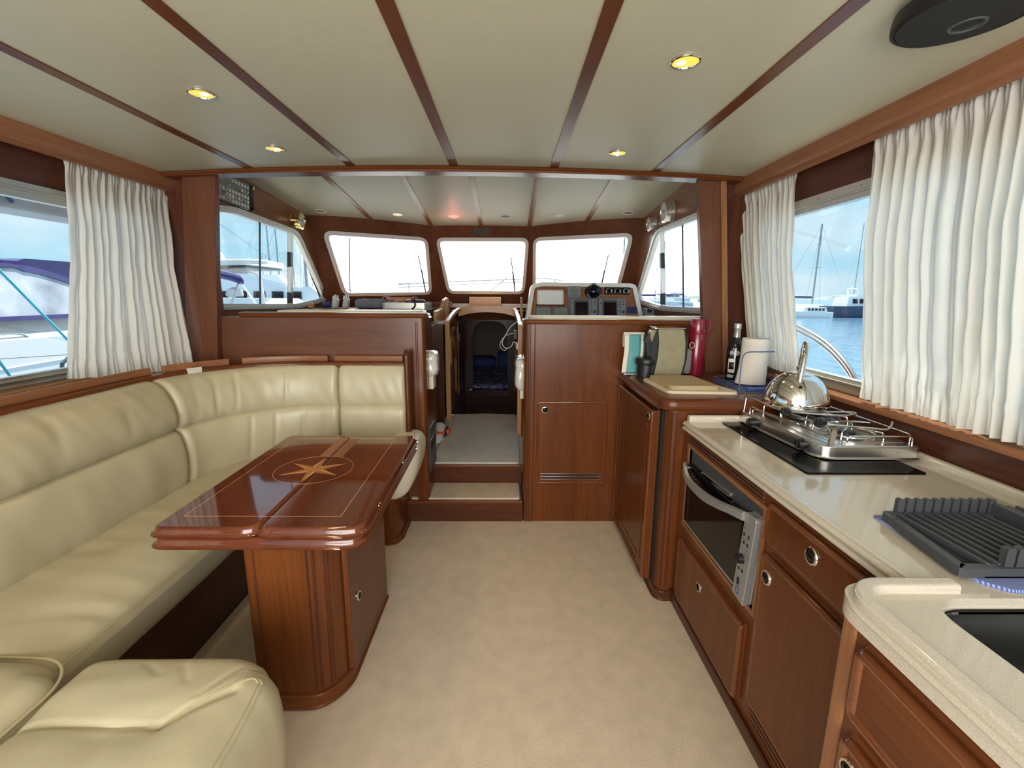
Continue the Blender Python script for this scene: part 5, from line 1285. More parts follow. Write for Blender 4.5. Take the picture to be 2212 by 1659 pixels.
m_ = MB(); m_.lathe([(0.052, 0.0), (0.052, 0.068), (0.060, 0.070), (0.062, 0.074), (0.062, 0.098), (0.058, 0.104), (0, 0.106)], (0.785, 2.565, 1.001), (0, 0, 1), 30); m_.build('drip_tray', 'black_plastic', cm)
m_ = MB(); m_.rcube(0.978, 1.026, 2.51, 2.64, 1.02, 1.165, 0.02, n=(6, 8, 8)); m_.build('water_tank', 'clear_plastic', cm)
m_ = MB(); m_.tube([(1.012 + 0.013 * math.cos(2 * PI * k / 18), 2.50, 1.185 + 0.016 * math.sin(2 * PI * k / 18)) for k in range(18)], 0.0030, 7, close=True); m_.build('tank_ring', 'olive', cm)
# triangular glare sticker on panel is a reflection in the photo: not built
thm = thing('thermos_flask', 'dark red thermos flask with cup lid beside the coffee machine', 'thermos', (1.085, 2.62, 1.0))
MB().lathe([(0, 0), (0.044, 0.0), (0.046, 0.006), (0.0465, 0.235), (0.043, 0.244), (0, 0.246)], (1.085, 2.62, 1.001), (0, 0, 1), 36).build('flask_body', 'red_plastic', thm)
MB().lathe([(0.046, 0.236), (0.0475, 0.240), (0.042, 0.300), (0.037, 0.320), (0.034, 0.3225), (0, 0.3225)], (1.085, 2.62, 1.001), (0, 0, 1), 36).build('cup_lid', 'red_plastic', thm)
m_ = MB(); m_.tube(catmull([(1.120, 2.60, 1.312), (1.136, 2.59, 1.308), (1.140, 2.588, 1.288), (1.136, 2.59, 1.258), (1.126, 2.60, 1.246)], 5), 0.0065, 8); m_.build('cup_handle', 'red_plastic', thm)
# teal and cream towel on its holder behind the coffee machine
tw = thing('tea_towel', 'teal and cream striped tea towel draped behind the coffee machine', 'towel', (0.745, 2.70, 1.0))
def towel(x0, x1, off=0.0):
    m_ = MB()
    m_.grid(lambda i, j: Vector((x0 + (x1 - x0) * i - 0.024 * (1 - j) ** 1.5, 2.62 + 0.06 * j + 0.004 * math.sin(8 * j) - 0.0 * i, 1.012 + 0.215 * j)), 4, 16)
    return m_
towel(0.685, 0.712).build('cream_stripe', 'paper', tw, thick=0.008); towel(0.712, 0.780).build('teal_field', 'teal', tw, thick=0.008); towel(0.780, 0.795).build('cream_stripe', 'paper', tw, thick=0.008); towel(0.795, 0.806).build('teal_field', 'dark_grey', tw, thick=0.008)
m_ = MB(); m_.lathe([(0.028, 0), (0.030, 0.003), (0.030, 0.12), (0.028, 0.125)], (0.685, 2.715, 1.195), (1, 0, 0), 20, sx=1.5, sy=0.7, xdir=(0, 0, 1)); m_.build('towel_roll', 'paper', tw)
MB().box(0.672, 0.79, 2.60, 2.66, 1.001, 1.010, 0.003).build('holder_base', 'foil', tw)

# ------------------------------------------------------------------ bottle
bo = thing('bottle', 'dark glass bottle with silver foil neck in the corner by the curtain', 'bottle', (1.245, 2.50, 1.0))
bc = (1.243, 2.48, 1.001)
MB().lathe([(0, 0), (0.040, 0), (0.043, 0.006), (0.043, 0.165), (0.038, 0.190), (0.022, 0.215), (0.0165, 0.235), (0.0165, 0.24)], bc, (0, 0, 1), 32).build('bottle_body', 'bottle_glass', bo)
MB().lathe([(0.0175, 0.225), (0.0165, 0.275), (0.0175, 0.277), (0.0185, 0.280), (0.0185, 0.302), (0.0165, 0.306), (0, 0.306)], bc, (0, 0, 1), 24).build('foil_cap', 'foil', bo)
def text(body, loc, size, mat_, par, rot, name='lettering'):
    cu = bpy.data.curves.new(name, 'FONT'); cu.body = body; cu.size = size; cu.extrude = 0.0004; cu.align_x = 'CENTER'; cu.align_y = 'CENTER'
    cu.offset = size * 0.012
    tmp = bpy.data.objects.new(name, cu); COL.objects.link(tmp)
    me = bpy.data.meshes.new_from_object(tmp.evaluated_get(bpy.context.evaluated_depsgraph_get()))
    bpy.data.objects.remove(tmp); me.materials.clear(); me.materials.append(MATS[mat_]); me.name = name
    o = bpy.data.objects.new(name, me); COL.objects.link(o)
    o.parent = par; o.location = Vector(loc) - ORG[par.name]; o.rotation_euler = rot
    return o
def onb(a, h_, r_=0.0435): return Vector((bc[0] + r_ * math.cos(a), bc[1] + r_ * math.sin(a), bc[2] + h_))
def patch(a0, a1, h0, h1, mat_, name, r_=0.0437, par=bo):
    m_ = MB(); m_.grid(lambda i, j: onb(a0 + (a1 - a0) * i, h0 + (h1 - h0) * j, r_), 10, 2); return m_.build(name, mat_, par, thick=0.0006)
aB = math.atan2(-2.48, -1.243)      # side of the bottle that faces the saloon
patch(aB - 0.75, aB + 0.10, 0.042, 0.118, 'white_plastic', 'label'); patch(aB - 0.62, aB - 0.02, 0.060, 0.100, 'black_plastic', 'label_emblem', 0.0443)
patch(aB - 0.75, aB + 0.0, 0.015, 0.030, 'white_plastic', 'label')
m_ = MB()
lp = rpoly([(-0.024, -0.012), (0.024, -0.012), (0.024, 0.012), (-0.024, 0.012)], 0.012, 4)
def on2(u, v, w): return onb(aB - 0.05 + u / 0.0435, 0.150 + v, 0.0440 + w)
m_.ring(lp, inset(lp, 0.0022), on2, 0.0, 0.0005); m_.build('label_border', 'white_plastic', bo)
text('ARD', onb(aB - 0.05, 0.150, 0.0448), 0.019, 'white_plastic', bo, (PI / 2, 0, aB - 0.05 + PI / 2))
m_ = MB()
for k in range(3): m_.prism(rect(-0.010 + 0.007 * k, -0.006 + 0.007 * k, 0.019, 0.025), on2, 0.0, 0.0004)
m_.build('small_print', 'white_plastic', bo, kind='stuff')

# ------------------------------------------------------------------ paper towel roll in a blue wire rack
pt = thing('paper_towel_roll', 'white paper towel roll standing in the blue wire rack', 'paper towel', (1.275, 2.34, 1.006))
def roll(i, j):
    a = 2 * PI * i; r_ = 0.066 * (1 - 0.04 * j) + 0.002 * math.sin(3 * a)
    fl_ = 0.03 * (1 - j) ** 3 * max(0, -math.cos(a - 0.6)) 
    return Vector((1.275 + (r_ + fl_) * math.cos(a), 2.34 + r_ * math.sin(a), 1.008 + 0.232 * j))
m_ = MB(); m_.grid(roll, 40, 12, close_u=True)
m_.grid(lambda i, j: Vector((1.275 + (0.0634 + (0.021 - 0.0634) * j) * math.cos(2 * PI * i), 2.34 + (0.0634 + (0.021 - 0.0634) * j) * math.sin(2 * PI * i), 1.240 + 0.0015 * math.sin(j * 30))), 40, 6, close_u=True)
m_.build('paper', 'paper', pt, angle=50)
MB().lathe([(0.0215, 0.0), (0.0215, 0.231), (0.0195, 0.231), (0.0195, 0.0)], (1.275, 2.34, 1.009), (0, 0, 1), 20).build('cardboard_core', 'board_x', pt)
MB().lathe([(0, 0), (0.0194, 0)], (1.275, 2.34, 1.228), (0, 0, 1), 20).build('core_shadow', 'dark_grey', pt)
rk = thing('wire_rack', 'blue wire dish rack under the paper towel roll', 'rack', (1.25, 2.2, 1.0))
m_ = MB()
zb, zt_ = 1.004, 1.028
for z in (zb, zt_): m_.tube([(1.10, 2.12, z), (1.40, 2.12, z), (1.40, 2.43, z), (1.15, 2.43, z), (1.10, 2.40, z)], 0.0022, 6, close=True)
for k in range(9): x = 1.105 + 0.036 * k; m_.tube([(x, 2.12, zb), (x, 2.12, zt_)], 0.0016, 6)
for k in range(5): y = 2.17 + 0.055 * k; m_.tube([(1.10, y, zt_ - 0.001), (1.10, y, zb), (1.40, y, zb)], 0.0016, 6); m_.tube([(1.40, y, zb), (1.40, y, zt_)], 0.0016, 6)
for k in range(6): x = 1.12 + 0.045 * k; m_.tube([(x, 2.12, zb), (x + 0.04, 2.42, zb)], 0.0014, 6)
m_.build('wire_basket', 'blue_wire', rk, kind='stuff')
wire([(1.102, 2.13, 1.004), (1.102, 2.13, 1.09), (1.103, 2.13, 1.14), (1.110, 2.135, 1.175), (1.135, 2.14, 1.192), (1.20, 2.15, 1.193), (1.27, 2.16, 1.193)], 0.0028, 'wire_handle', 'blue_wire', rk)
m_ = MB(); m_.tube([(1.12, 2.095, 1.022), (1.30, 2.11, 1.022)], 0.009, 6); m_.lathe([(0.012, 0), (0.013, 0.008), (0.010, 0.018)], (1.118, 2.095, 1.022), (1, 0.06, 0), 6); m_.build('blue_brush_handle', 'blue_wire', rk)

# ------------------------------------------------------------------ folding grey dish drainer over a blue cloth
MB().prism(rpoly([(0.925, 1.066), (1.30, 1.05), (1.30, 0.80), (1.02, 0.76), (0.952, 0.765), (0.918, 0.795)], 0.006, 2), XY, 0.9053, 0.911, r=0.002).build('tea_towel', 'striped_cloth', label='folded blue and white cloth under the grey dish drainer', cat='cloth')
dn = thing('dish_drainer', 'dark grey slatted plastic dish drainer on the worktop', 'dish drainer', (1.2, 0.93, 0.911))
dz0 = 0.912
tray_o = [(0.948, 1.052), (1.42, 1.052), (1.42, 0.792), (1.0, 0.792), (0.888, 0.820)]
tray_o = rpoly([(0.925, 1.045), (1.415, 1.045), (1.415, 0.800), (0.885, 0.800)], 0.012, 3)
m_ = MB(); m_.ring(tray_o, inset(tray_o, 0.018), XY, dz0, dz0 + 0.020); m_.build('tray_rim', 'rack_grey', dn)
m_ = MB(); m_.prism(rect(0.935, 1.415, 0.80, 1.04), XY, dz0, dz0 + 0.003); m_.build('tray_floor', 'dark_grey', dn)
for k in range(20):
    x0 = 0.952 + 0.0228 * k
    if 1.178 < x0 < 1.212: continue
    MB().box(x0 - 0.0042, x0 + 0.0042, 0.812, 1.035, dz0 + 0.008, dz0 + 0.024 + (0.016 if x0 > 1.2 else 0), 0.003, rot=None).build('slat', 'rack_grey', dn)
for k in range(11):
    x0 = 0.965 + 0.0225 * k
    m_ = MB(); m_.prism(rpoly([(-0.0066, 0), (0.0066, 0), (0.0066, 0.042), (-0.0066, 0.042)], [0, 0, 0.008, 0.008], 4), lambda u, v, w, x0=x0: Vector((x0 + u, 1.036 + w, dz0 + 0.012 + v)), 0, 0.014, r=0.003); m_.build('comb_tooth', 'rack_grey', dn)
for k in range(12):
    x0 = 0.985 + 0.0235 * k
    m_ = MB(); m_.prism(rpoly([(-0.0072, 0), (0.0072, 0), (0.0072, 0.046), (-0.0072, 0.046)], [0, 0, 0.009, 0.009], 4), lambda u, v, w, x0=x0: Vector((x0 + u, 0.806 + w, dz0 + 0.012 + v)), 0, 0.016, r=0.004); m_.build('comb_tooth', 'rack_grey', dn)
MB().box(1.188, 1.206, 0.806, 1.040, dz0, dz0 + 0.046, 0.004).build('divider', 'rack_grey', dn)

# ------------------------------------------------------------------ curtains
def curtain(T, y0t, y1t, y0b, y1b, zt0, zt1, zb0, zb1, nf, amp, label, seed, tag_=None, w0=0.045, bow=0.0, n=220, gather=1.0, flare=0.0):
    """T maps (y, z, w inwards); pleats nf; heading gathered at the top, hem band at the bottom"""
    m_ = MB()
    rnd = random.Random(seed); ph = [rnd.uniform(0, 6.28) for _ in range(8)]
    def f(i, j):
        z0_ = zt0 + (zt1 - zt0) * i; zb_ = zb0 + (zb1 - zb0) * i
        z = z0_ + (zb_ - z0_) * j
        k = j ** 0.8
        i2 = i + 0.006 * math.sin(2 * PI * i * nf * 0.37 + ph[0]) * k
        ya = y0t + (y0b - y0t) * k + bow * math.sin(PI * j); yb = y1t + (y1b - y1t) * (min(1, j / 0.45) if flare else k) - bow * 0.4 * math.sin(PI * j)
        y = ya + (yb - ya) * i2
        th_ = 2 * PI * nf * i + 1.3 * math.sin(2 * PI * i * 2.3 + ph[1]) + 0.9 * math.sin(2 * PI * i * 5.1 + ph[2]) + 0.45 * math.sin(2.2 * j + ph[4]) * math.sin(9 * i + ph[5])
        a = amp * (0.55 + 0.45 * math.sin(2 * PI * i * 3.7 + ph[3]) * k)
        prof_ = math.sin(th_) * 0.75 + 0.25 * math.sin(2 * th_ + ph[6]) + 0.12 * math.sin(3.1 * th_ + j * 4)
        w = 0.036 + (w0 - 0.036) * sm(0.0, 0.5, j) + a * prof_ * (0.55 + 0.7 * sm(0.02, 0.3, j))
        hd = math.exp(-((j - 0.035) / 0.012) ** 2); w -= 0.006 * hd          # gathered heading line
        w += 0.010 * math.sin(2 * PI * nf * 2.6 * i + ph[7]) * (1 - sm(0.0, 0.12, j)) * gather
        w += (0.008 * math.sin(2 * PI * nf * 2.2 * i + ph[2])) * sm(0.90, 1.0, j) + 0.004 * math.exp(-((j - 0.905) / 0.008) ** 2)
        w += 0.006 * noise.noise(Vector((i * 14, j * 9, seed))) + flare * i * j
        return T(y, z, w)
    m_.grid(f, n, 50)
    o = m_.build('curtain', 'curtain', label=label, cat='curtain', angle=180, recalc=False)
    return o
c1 = curtain(TLw, 2.215, 2.850, 2.075, 2.695, 2.062, 2.055, 1.060, 1.000, 13, 0.017, 'short white curtain gathered at the forward end of the left window', 3, w0=0.085, flare=0.19)
c2 = curtain(TRw, 2.330, 2.885, 2.200, 2.680, 2.062, 2.062, 1.055, 1.085, 13, 0.020, 'narrow white curtain at the forward end of the right window', 8, w0=0.060, bow=0.03)
c3 = curtain(TRw, 0.55, 1.865, 0.50, 1.800, 2.062, 2.062, 1.045, 1.050, 27, 0.022, 'wide white curtain covering the near part of the right window', 5, w0=0.075, n=420)
m_ = MB(); m_.prism(rpoly([(-0.032, 0), (0.030, 0), (0.022, -0.098), (-0.020, -0.110)], 0.003, 2), lambda u, v, w: Vector((-1.660, 2.415, 1.062)) + Vector((0.50, 0.86, 0)) * u * 1.2 + Vector((0.86, -0.50, 0)) * (w - 0.12 * v) + Vector((0, 0, v)), 0, 0.003, r=0.0008)
tg = m_.build('curtain_tie', 'curtain', label='white tie tab with a press stud hanging below the left curtain', cat='curtain tie')
MB().lathe([(0.005, 0), (0.004, 0.002), (0, 0.003)], (-1.645, 2.416, 0.972), (0.86, -0.5, 0), 10).build('press_stud', 'dark_grey', tg)

# ------------------------------------------------------------------ ceiling lights and speaker
def downlight(x, y, r_, label, glass_mat, ring_mat, z, nrm=(0, 0, -1), grp='saloon downlights', power=0, col=(1, 0.72, 0.36), hot=None):
    o = thing('downlight', label, 'light', (x, y, z)); o['group'] = grp
    MB().lathe([(r_, 0), (r_ * 1.0, 0.003), (r_ * 0.96, 0.005), (r_ * 0.90, 0.005), (r_ * 0.86, 0.001), (r_ * 0.86, -0.004)], (x, y, z), nrm, 36).build('bezel', ring_mat, o)
    MB().lathe([(r_ * 0.86, 0.001), (r_ * 0.80, 0.002), (0, 0.0015)], (x, y, z), nrm, 32).build('reflector', glass_mat, o)
    if hot:
        MB().lathe([(r_ * 0.36, 0.001), (r_ * 0.28, 0.003), (0, 0.004)], (x + hot[0] * r_, y + hot[1] * r_, z), nrm, 18).build('bulb', 'lamp_hot', o)
    if power:
        l_ = lamp('downlight_glow', 'SPOT', (x, y, z - 0.02), power, col, aim=(0, 0, -1), spot_size=2.3, spot_blend=0.8, shadow_soft_size=0.03)
        l_.parent = o; l_.location = (0, 0, -0.02)
    return o
for (x, y, lab, h_) in ((-1.075, 1.775, 'lit warm downlight left of centre, the nearer of the left pair', (0.2, 0.1)), (-1.125, 2.385, 'lit warm downlight on the left just before the beam', (0.25, 0.1)),
                     (0.524, 1.512, 'lit warm downlight right of centre, the nearer of the right pair', (-0.25, 0.2)), (0.533, 2.405, 'lit warm downlight on the right just before the beam', (-0.1, 0.1)),
                     (-1.09, 1.17, 'lit warm downlight at the top left edge of view', (0.1, 0.1))):
    downlight(x, y, 0.043, lab, 'lamp_warm', 'chrome', ceil_z(x) - 0.001, power=5, hot=h_)
PLs = [(-1.696, 4.37, 'unlit white downlight, leftmost over the helm', 'cabin_lining', 'white_plastic'), (-1.054, 4.60, 'dim yellow downlight over the helm, second from left', 'lamp_dim', 'white_plastic'),
       (-0.529, 4.69, 'glowing red downlight over the helm', 'lamp_red', 'lamp_red'), (-0.027, 4.68, 'unlit white downlight over the helm, right of the red one', 'cabin_lining', 'white_plastic'),
       (0.483, 4.59, 'pale cream downlight over the helm, second from right', 'dial', 'white_plastic'), (1.086, 4.36, 'unlit white downlight, rightmost over the helm', 'cabin_lining', 'white_plastic')]
for (x, y, lab, gm, rm) in PLs:
    downlight(x, y, 0.050, lab, gm, rm, pz_(x, y) - 0.001, nrm=(0.0, -0.137, -1), grp='small downlights over the helm')
lr = lamp('red_glow', 'POINT', (-0.529, 4.65, 2.10), 0.5, (1, 0.2, 0.15), shadow_soft_size=0.04)
sp = thing('ceiling_speaker', 'large round black speaker hanging under the ceiling at the top right', 'speaker', (1.035, 1.19, 2.07))
spn = (0.046, 0, -1)
MB().lathe([(0.10, -0.045), (0.134, -0.030), (0.138, -0.012), (0.138, 0.002), (0.132, 0.006), (0.129, 0.002), (0, 0.001)], (1.035, 1.165, 2.078), spn, 64).build('speaker_shell', 'black_plastic', sp)
MB().lathe([(0.129, 0.002), (0.127, 0.005), (0.06, 0.009), (0, 0.010)], (1.035, 1.165, 2.078), spn, 48).build('speaker_grille', 'cloth_black', sp)
MB().lathe([(0.036, 0.008), (0.034, 0.011), (0.030, 0.011), (0.028, 0.008)], (1.06, 1.19, 2.078), spn, 32).build('centre_ring', 'dark_grey', sp)

# ------------------------------------------------------------------ clocks and barometers, chart panel, plaque
def gauge(y, z, r_, T, nrm, label, rim, depth, par='clock'):
    c = T(y, z, 0); o = thing('wall_clock', label, par, c)
    MB().lathe([(r_ * 1.0, 0), (r_ * 1.04, 0.004), (r_ * 0.94, 0.010), (r_ * 0.90, depth * 0.75), (r_ * 1.0, depth * 0.85), (r_ * 1.0, depth), (r_ * 0.80, depth + 0.004), (r_ * 0.76, depth - 0.006)], c, nrm, 36).build('case', rim, o)
    MB().lathe([(r_ * 0.78, depth - 0.004), (r_ * 0.77, depth - 0.001), (0, depth - 0.001)], c, nrm, 32).build('dial', 'dial', o)
    n_ = Vector(nrm).normalized(); p = c + n_ * (depth + 0.001); m_ = MB()
    m_.tube([p, p + Vector((0, 0.28 * r_, 0.5 * r_))], 0.0014, 5); m_.tube([p, p + Vector((0, -0.35 * r_, 0.12 * r_))], 0.0017, 5); m_.lathe([(0.005, 0), (0, 0.002)], p, nrm, 10)
    for k in range(12): a = k * PI / 6; q = p + Vector((0, math.cos(a), math.sin(a))) * r_ * 0.64; m_.box(q.x - 0.001, q.x + 0.001, q.y - 0.002, q.y + 0.002, q.z - 0.002, q.z + 0.002)
    m_.build('hands_and_marks', 'black_plastic', o)
gauge(4.20, 2.078, 0.072, TPL, (1, 0, -0.09), 'brass ship clock high on the left pilothouse wall', 'brass', 0.075)
gauge(3.72, 2.090, 0.078, TPR, (-1, 0, -0.09), 'larger silver ship clock high on the right pilothouse wall', 'alu', 0.07)
gauge(4.14, 2.062, 0.058, TPR, (-1, 0, -0.09), 'smaller silver barometer high on the right pilothouse wall', 'alu', 0.06, 'barometer')
ch = thing('signal_flag_chart', 'glossy dark framed chart of flag symbols above the left pilothouse window', 'panel', TPL(3.3, 2.03, 0.0))
TCh = lambda u, v, w: TPL(u, v - 0.025 * (u - 3.1), w)
MB().prism(rect(2.93, 3.52, 2.040, 2.215), TCh, 0.0, 0.022, r=0.004).build('board', 'chart_board', ch)
MB().prism(rect(3.475, 3.52, 2.038, 2.217), TCh, 0.018, 0.026, r=0.002).build('dark_end', 'black_glass', ch)
for v in (2.040, 2.190): MB().prism([(3.495, v), (3.525, v), (3.525, v + 0.026), (3.51, v + 0.026)] if v > 2.1 else [(3.51, v), (3.525, v), (3.525, v + 0.026), (3.495, v)], TCh, 0.020, 0.030).build('brass_corner', 'brass', ch)
m_ = MB(); rnd = random.Random(4)
for row, v in enumerate((2.062, 2.092, 2.122, 2.156, 2.190)):
    for k in range(15):
        u = 2.95 + 0.036 * k
        if row in (1, 3) and rnd.random() < 0.45: continue
        t_ = rnd.random(); a, b_ = 0.0125, 0.011
        if t_ < 0.55: m_.prism(rect(u - a, u + a, v - b_, v + b_), TCh, 0.021, 0.0228)
        elif t_ < 0.75: m_.prism(rect(u - a, u - 0.001, v - b_, v), TCh, 0.021, 0.0228); m_.prism(rect(u + 0.001, u + a, v, v + b_), TCh, 0.021, 0.0228)
        elif t_ < 0.9:
            m_.prism([(u - a, v - b_), (u - a + 0.004, v - b_), (u + a, v + b_), (u + a - 0.004, v + b_)], TCh, 0.021, 0.0228); m_.prism([(u + a, v - b_), (u + a - 0.004, v - b_), (u - a, v + b_), (u - a + 0.004, v + b_)], TCh, 0.021, 0.0226)
        else: m_.prism(rect(u - a, u + a, v - b_, v - 0.002), TCh, 0.021, 0.0228); m_.prism(rect(u - a, u + a, v + 0.002, v + b_), TCh, 0.021, 0.0228)
m_.build('flag_symbols', 'chart_flag', ch, kind='stuff')
pq = thing('plaque', 'small dark oval plaque above the centre windscreen', 'plaque', TFC(-0.278, 2.06, 0))
po = rpoly([(-0.377, 2.078), (-0.36, 2.066), (-0.195, 2.066), (-0.178, 2.078), (-0.178, 2.118), (-0.195, 2.134), (-0.36, 2.134), (-0.377, 2.118)], 0.012, 3)
MB().ring(po, inset(po, 0.006), TFC, 0.0, 0.010).build('rim', 'brass', pq); MB().prism(inset(po, 0.005), TFC, 0.0, 0.007).build('face', 'dark_grey', pq)
m_ = MB(); m_.ring([(-0.278 + 0.022 * math.cos(a), 2.100 + 0.016 * math.sin(a)) for a in [2 * PI * k / 16 for k in range(16)]], [(-0.278 + 0.016 * math.cos(a), 2.100 + 0.011 * math.sin(a)) for a in [2 * PI * k / 16 for k in range(16)]], TFC, 0.006, 0.008)
for s_ in (-1, 1):
    for k in range(3): m_.prism(rect(-0.278 + s_ * (0.035 + 0.014 * k) - 0.005, -0.278 + s_ * (0.035 + 0.014 * k) + 0.005, 2.095, 2.104), TFC, 0.006, 0.008)
m_.build('relief', 'brass', pq, kind='stuff')

# ------------------------------------------------------------------ shoe-like bag on the helm floor
hb = thing('cap', 'white and orange cap lying on the helm carpet by the left jamb', 'cap', (-0.58, 3.70, 0.30))
def capf(p, c, h): return Vector((p.x + noise.noise(p * 14) * 0.006, p.y, p.z - 0.03 * sm(3.8, 3.62, p.y)))
MB().rcube(-0.625, -0.530, 3.50, 3.86, 0.301, 0.405, 0.045, n=(8, 16, 8), fn=lambda p, c, h: p + Vector((0.012 * math.sin((p.y - 3.48) * 8), 0, -0.35 * abs(p.y - 3.70) * (p.z > 0.33)))).build('cap_crown', 'off_white', hb)
MB().rcube(-0.545, -0.500, 3.60, 3.78, 0.305, 0.350, 0.018, n=(6, 10, 5)).build('cap_strap', 'black_plastic', hb)
MB().rcube(-0.508, -0.480, 3.64, 3.74, 0.312, 0.352, 0.012, n=(4, 8, 4)).build('cap_buckle', 'orange', hb)
m_ = MB(); m_.tube(catmull([(-0.620, 3.58, 0.395), (-0.578, 3.53, 0.375), (-0.533, 3.57, 0.350), (-0.505, 3.66, 0.335)], 5), 0.010, 8); m_.build('cap_piping', 'orange', hb)

# ------------------------------------------------------------------ outside: own decks and rails
MB().box(-2.75, -2.25, -2.0, 6.5, 0.60, 0.72, 0.02).box(1.65, 2.15, -2.0, 6.5, 0.60, 0.72, 0.02).build('trim_7', 'grp', kind='structure')
m_ = MB(); m_.prism(rpoly([(-2.3, 5.5), (1.7, 5.5), (1.5, 8.0), (0.6, 11.5), (-0.3, 12.6), (-1.2, 11.5), (-2.1, 8.0)], 0.6, 5), XY, 1.30, 1.36); m_.build('trim_8', 'grp', kind='structure')
m_ = MB(); m_.box(-2.92, -2.70, -1.0, 3.25, 1.890, 2.10, 0.03); eav = m_.build('side_awning', 'grey_canvas', label='grey canvas side awning outside above the left window', cat='awning')
MB().box(-2.70, -2.10, -1.0, 3.05, 2.085, 2.11).build('awning_roof', 'navy', eav)
for y in (2.30, 2.52): MB().tube([(-2.68, y, 2.08), (-2.70, y + 0.14, 1.93)], 0.012, 6).build('awning_strut', 'navy', eav)
sr = thing('side_rail', 'curved stainless rail outside the right window', 'rail', (2.1, 3.0, 0.72))
for dz, r_ in ((0, 0.016), (-0.035, 0.008)):
    m_ = MB(); m_.tube(catmull([(2.1, 3.9, 1.30 + dz), (2.1, 3.5, 1.272 + dz), (2.1, 3.239, 1.223 + dz), (2.1, 2.975, 1.142 + dz), (2.1, 2.751, 1.010 + dz), (2.1, 2.63, 0.85 + dz), (2.1, 2.6, 0.72)], 6), r_, 10); m_.build('rail_tube', 'steel', sr)
br = thing('bow_rail', 'thin grey bow rails beyond the windscreens', 'rail', (-0.3, 9.0, 1.02))
m_ = MB(); m_.tube([(-2.1, 9, 1.64), (-1.16, 9, 1.69), (0.3, 9, 1.75)], 0.014, 8); m_.build('top_rail', 'mast_metal', br)
m_ = MB(); m_.tube([(-2.1, 9, 1.58), (-1.16, 9, 1.629), (0.3, 9, 1.698)], 0.010, 8); m_.build('lower_rail', 'mast_metal', br)
m_ = MB(); m_.tube([(-0.333, 9, 1.02), (-0.333, 9, 1.529), (-0.02, 9, 1.77)], 0.012, 8); m_.build('stanchion', 'mast_metal', br)
m_ = MB(); m_.tube(catmull([(0.5, 9, 1.75), (0.608, 9, 1.77), (0.85, 9, 1.755), (1.062, 9, 1.72)], 5), 0.012, 8); m_.build('hoop', 'mast_metal', br)
MB().tube([(-3.03, 9, 1.2), (-3.03, 9, 1.55), (-2.98, 9, 2.48)], 0.010, 6).build('staff', 'rubber', br)
m_ = MB(); m_.tube([(-1.9, 9, 1.02), (-1.9, 9, 1.65)], 0.012, 8).tube([(0.9, 9, 1.02), (0.9, 9, 1.74)], 0.012, 8); m_.build('stanchion', 'mast_metal', br)

# water, far shore
m_ = MB(); m_.grid(lambda i, j: Vector((-900 + 1800 * i, -600 + 1800 * j, -0.9)), 24, 24); m_.build('water', 'water', kind='structure')
m_ = MB()
def shore(i, j):
    a = math.radians(-80 + 160 * i); d = 480 + 40 * math.sin(i * 9)
    h_ = 2.5 + 6 * (0.5 + 0.5 * math.sin(i * 21 + 1)) * (0.6 + 0.4 * math.sin(i * 7.3)) + 3 * noise.noise(Vector((i * 60, 0, 0)))
    h_ *= sm(0.28, 0.46, abs(a)); h_ += 0.3
    return Vector((math.sin(a) * (d + 40 * j), math.cos(a) * (d + 40 * j), -0.9 + h_ * math.sin(PI * j)))
m_.grid(shore, 220, 6); m_.build('shoreline', 'hill', kind='structure')

# ------------------------------------------------------------------ boats
def hull_mesh(m_, L, B, h0, h1, T, bow=0.35, n=20):
    """open-topped hull, stern at u=0, bow at u=L, from waterline h0 to sheer h1"""
    def half(t_): return B / 2 * (1 - max(0, (t_ - (1 - bow)) / bow) ** 2.2) * (0.82 + 0.18 * min(1, t_ * 4))
    pts = []
    for sg in (1, -1):
        m_.grid(lambda i, j: T(L * (i + 0.04 * j * i), sg * half(i) * (0.86 + 0.14 * j), h0 + (h1 - h0) * j * (1 + 0.22 * i ** 2)), n, 4)
    m_.grid(lambda i, j: T(L * i * 1.04, half(i) * (2 * j - 1), h0 + (h1 - h0) * (1 + 0.22 * i ** 2)), n, 4)
    m_.grid(lambda i, j: T(0, half(0) * (2 * i - 1) * (0.86 + 0.14 * j), h0 + (h1 - h0) * j), 4, 4)
def hT(x, y, hd):
    c_, s_ = math.cos(hd), math.sin(hd)
    return lambda u, v, w: Vector((x + c_ * u - s_ * v, y + s_ * u + c_ * v, w))
def cabin(m_, T, u0, u1, hw, z0, z1, rake=0.5):
    ps = [(u0, -hw, z0), (u1, -hw, z0), (u1, hw, z0), (u0, hw, z0), (u0 + rake * 0.2, -hw * .85, z1), (u1 - rake, -hw * .8, z1), (u1 - rake, hw * .8, z1), (u0 + rake * 0.2, hw * .85, z1)]
    m_.faces([T(*p) for p in ps], [(0, 1, 5, 4), (1, 2, 6, 5), (2, 3, 7, 6), (3, 0, 4, 7), (4, 5, 6, 7)])
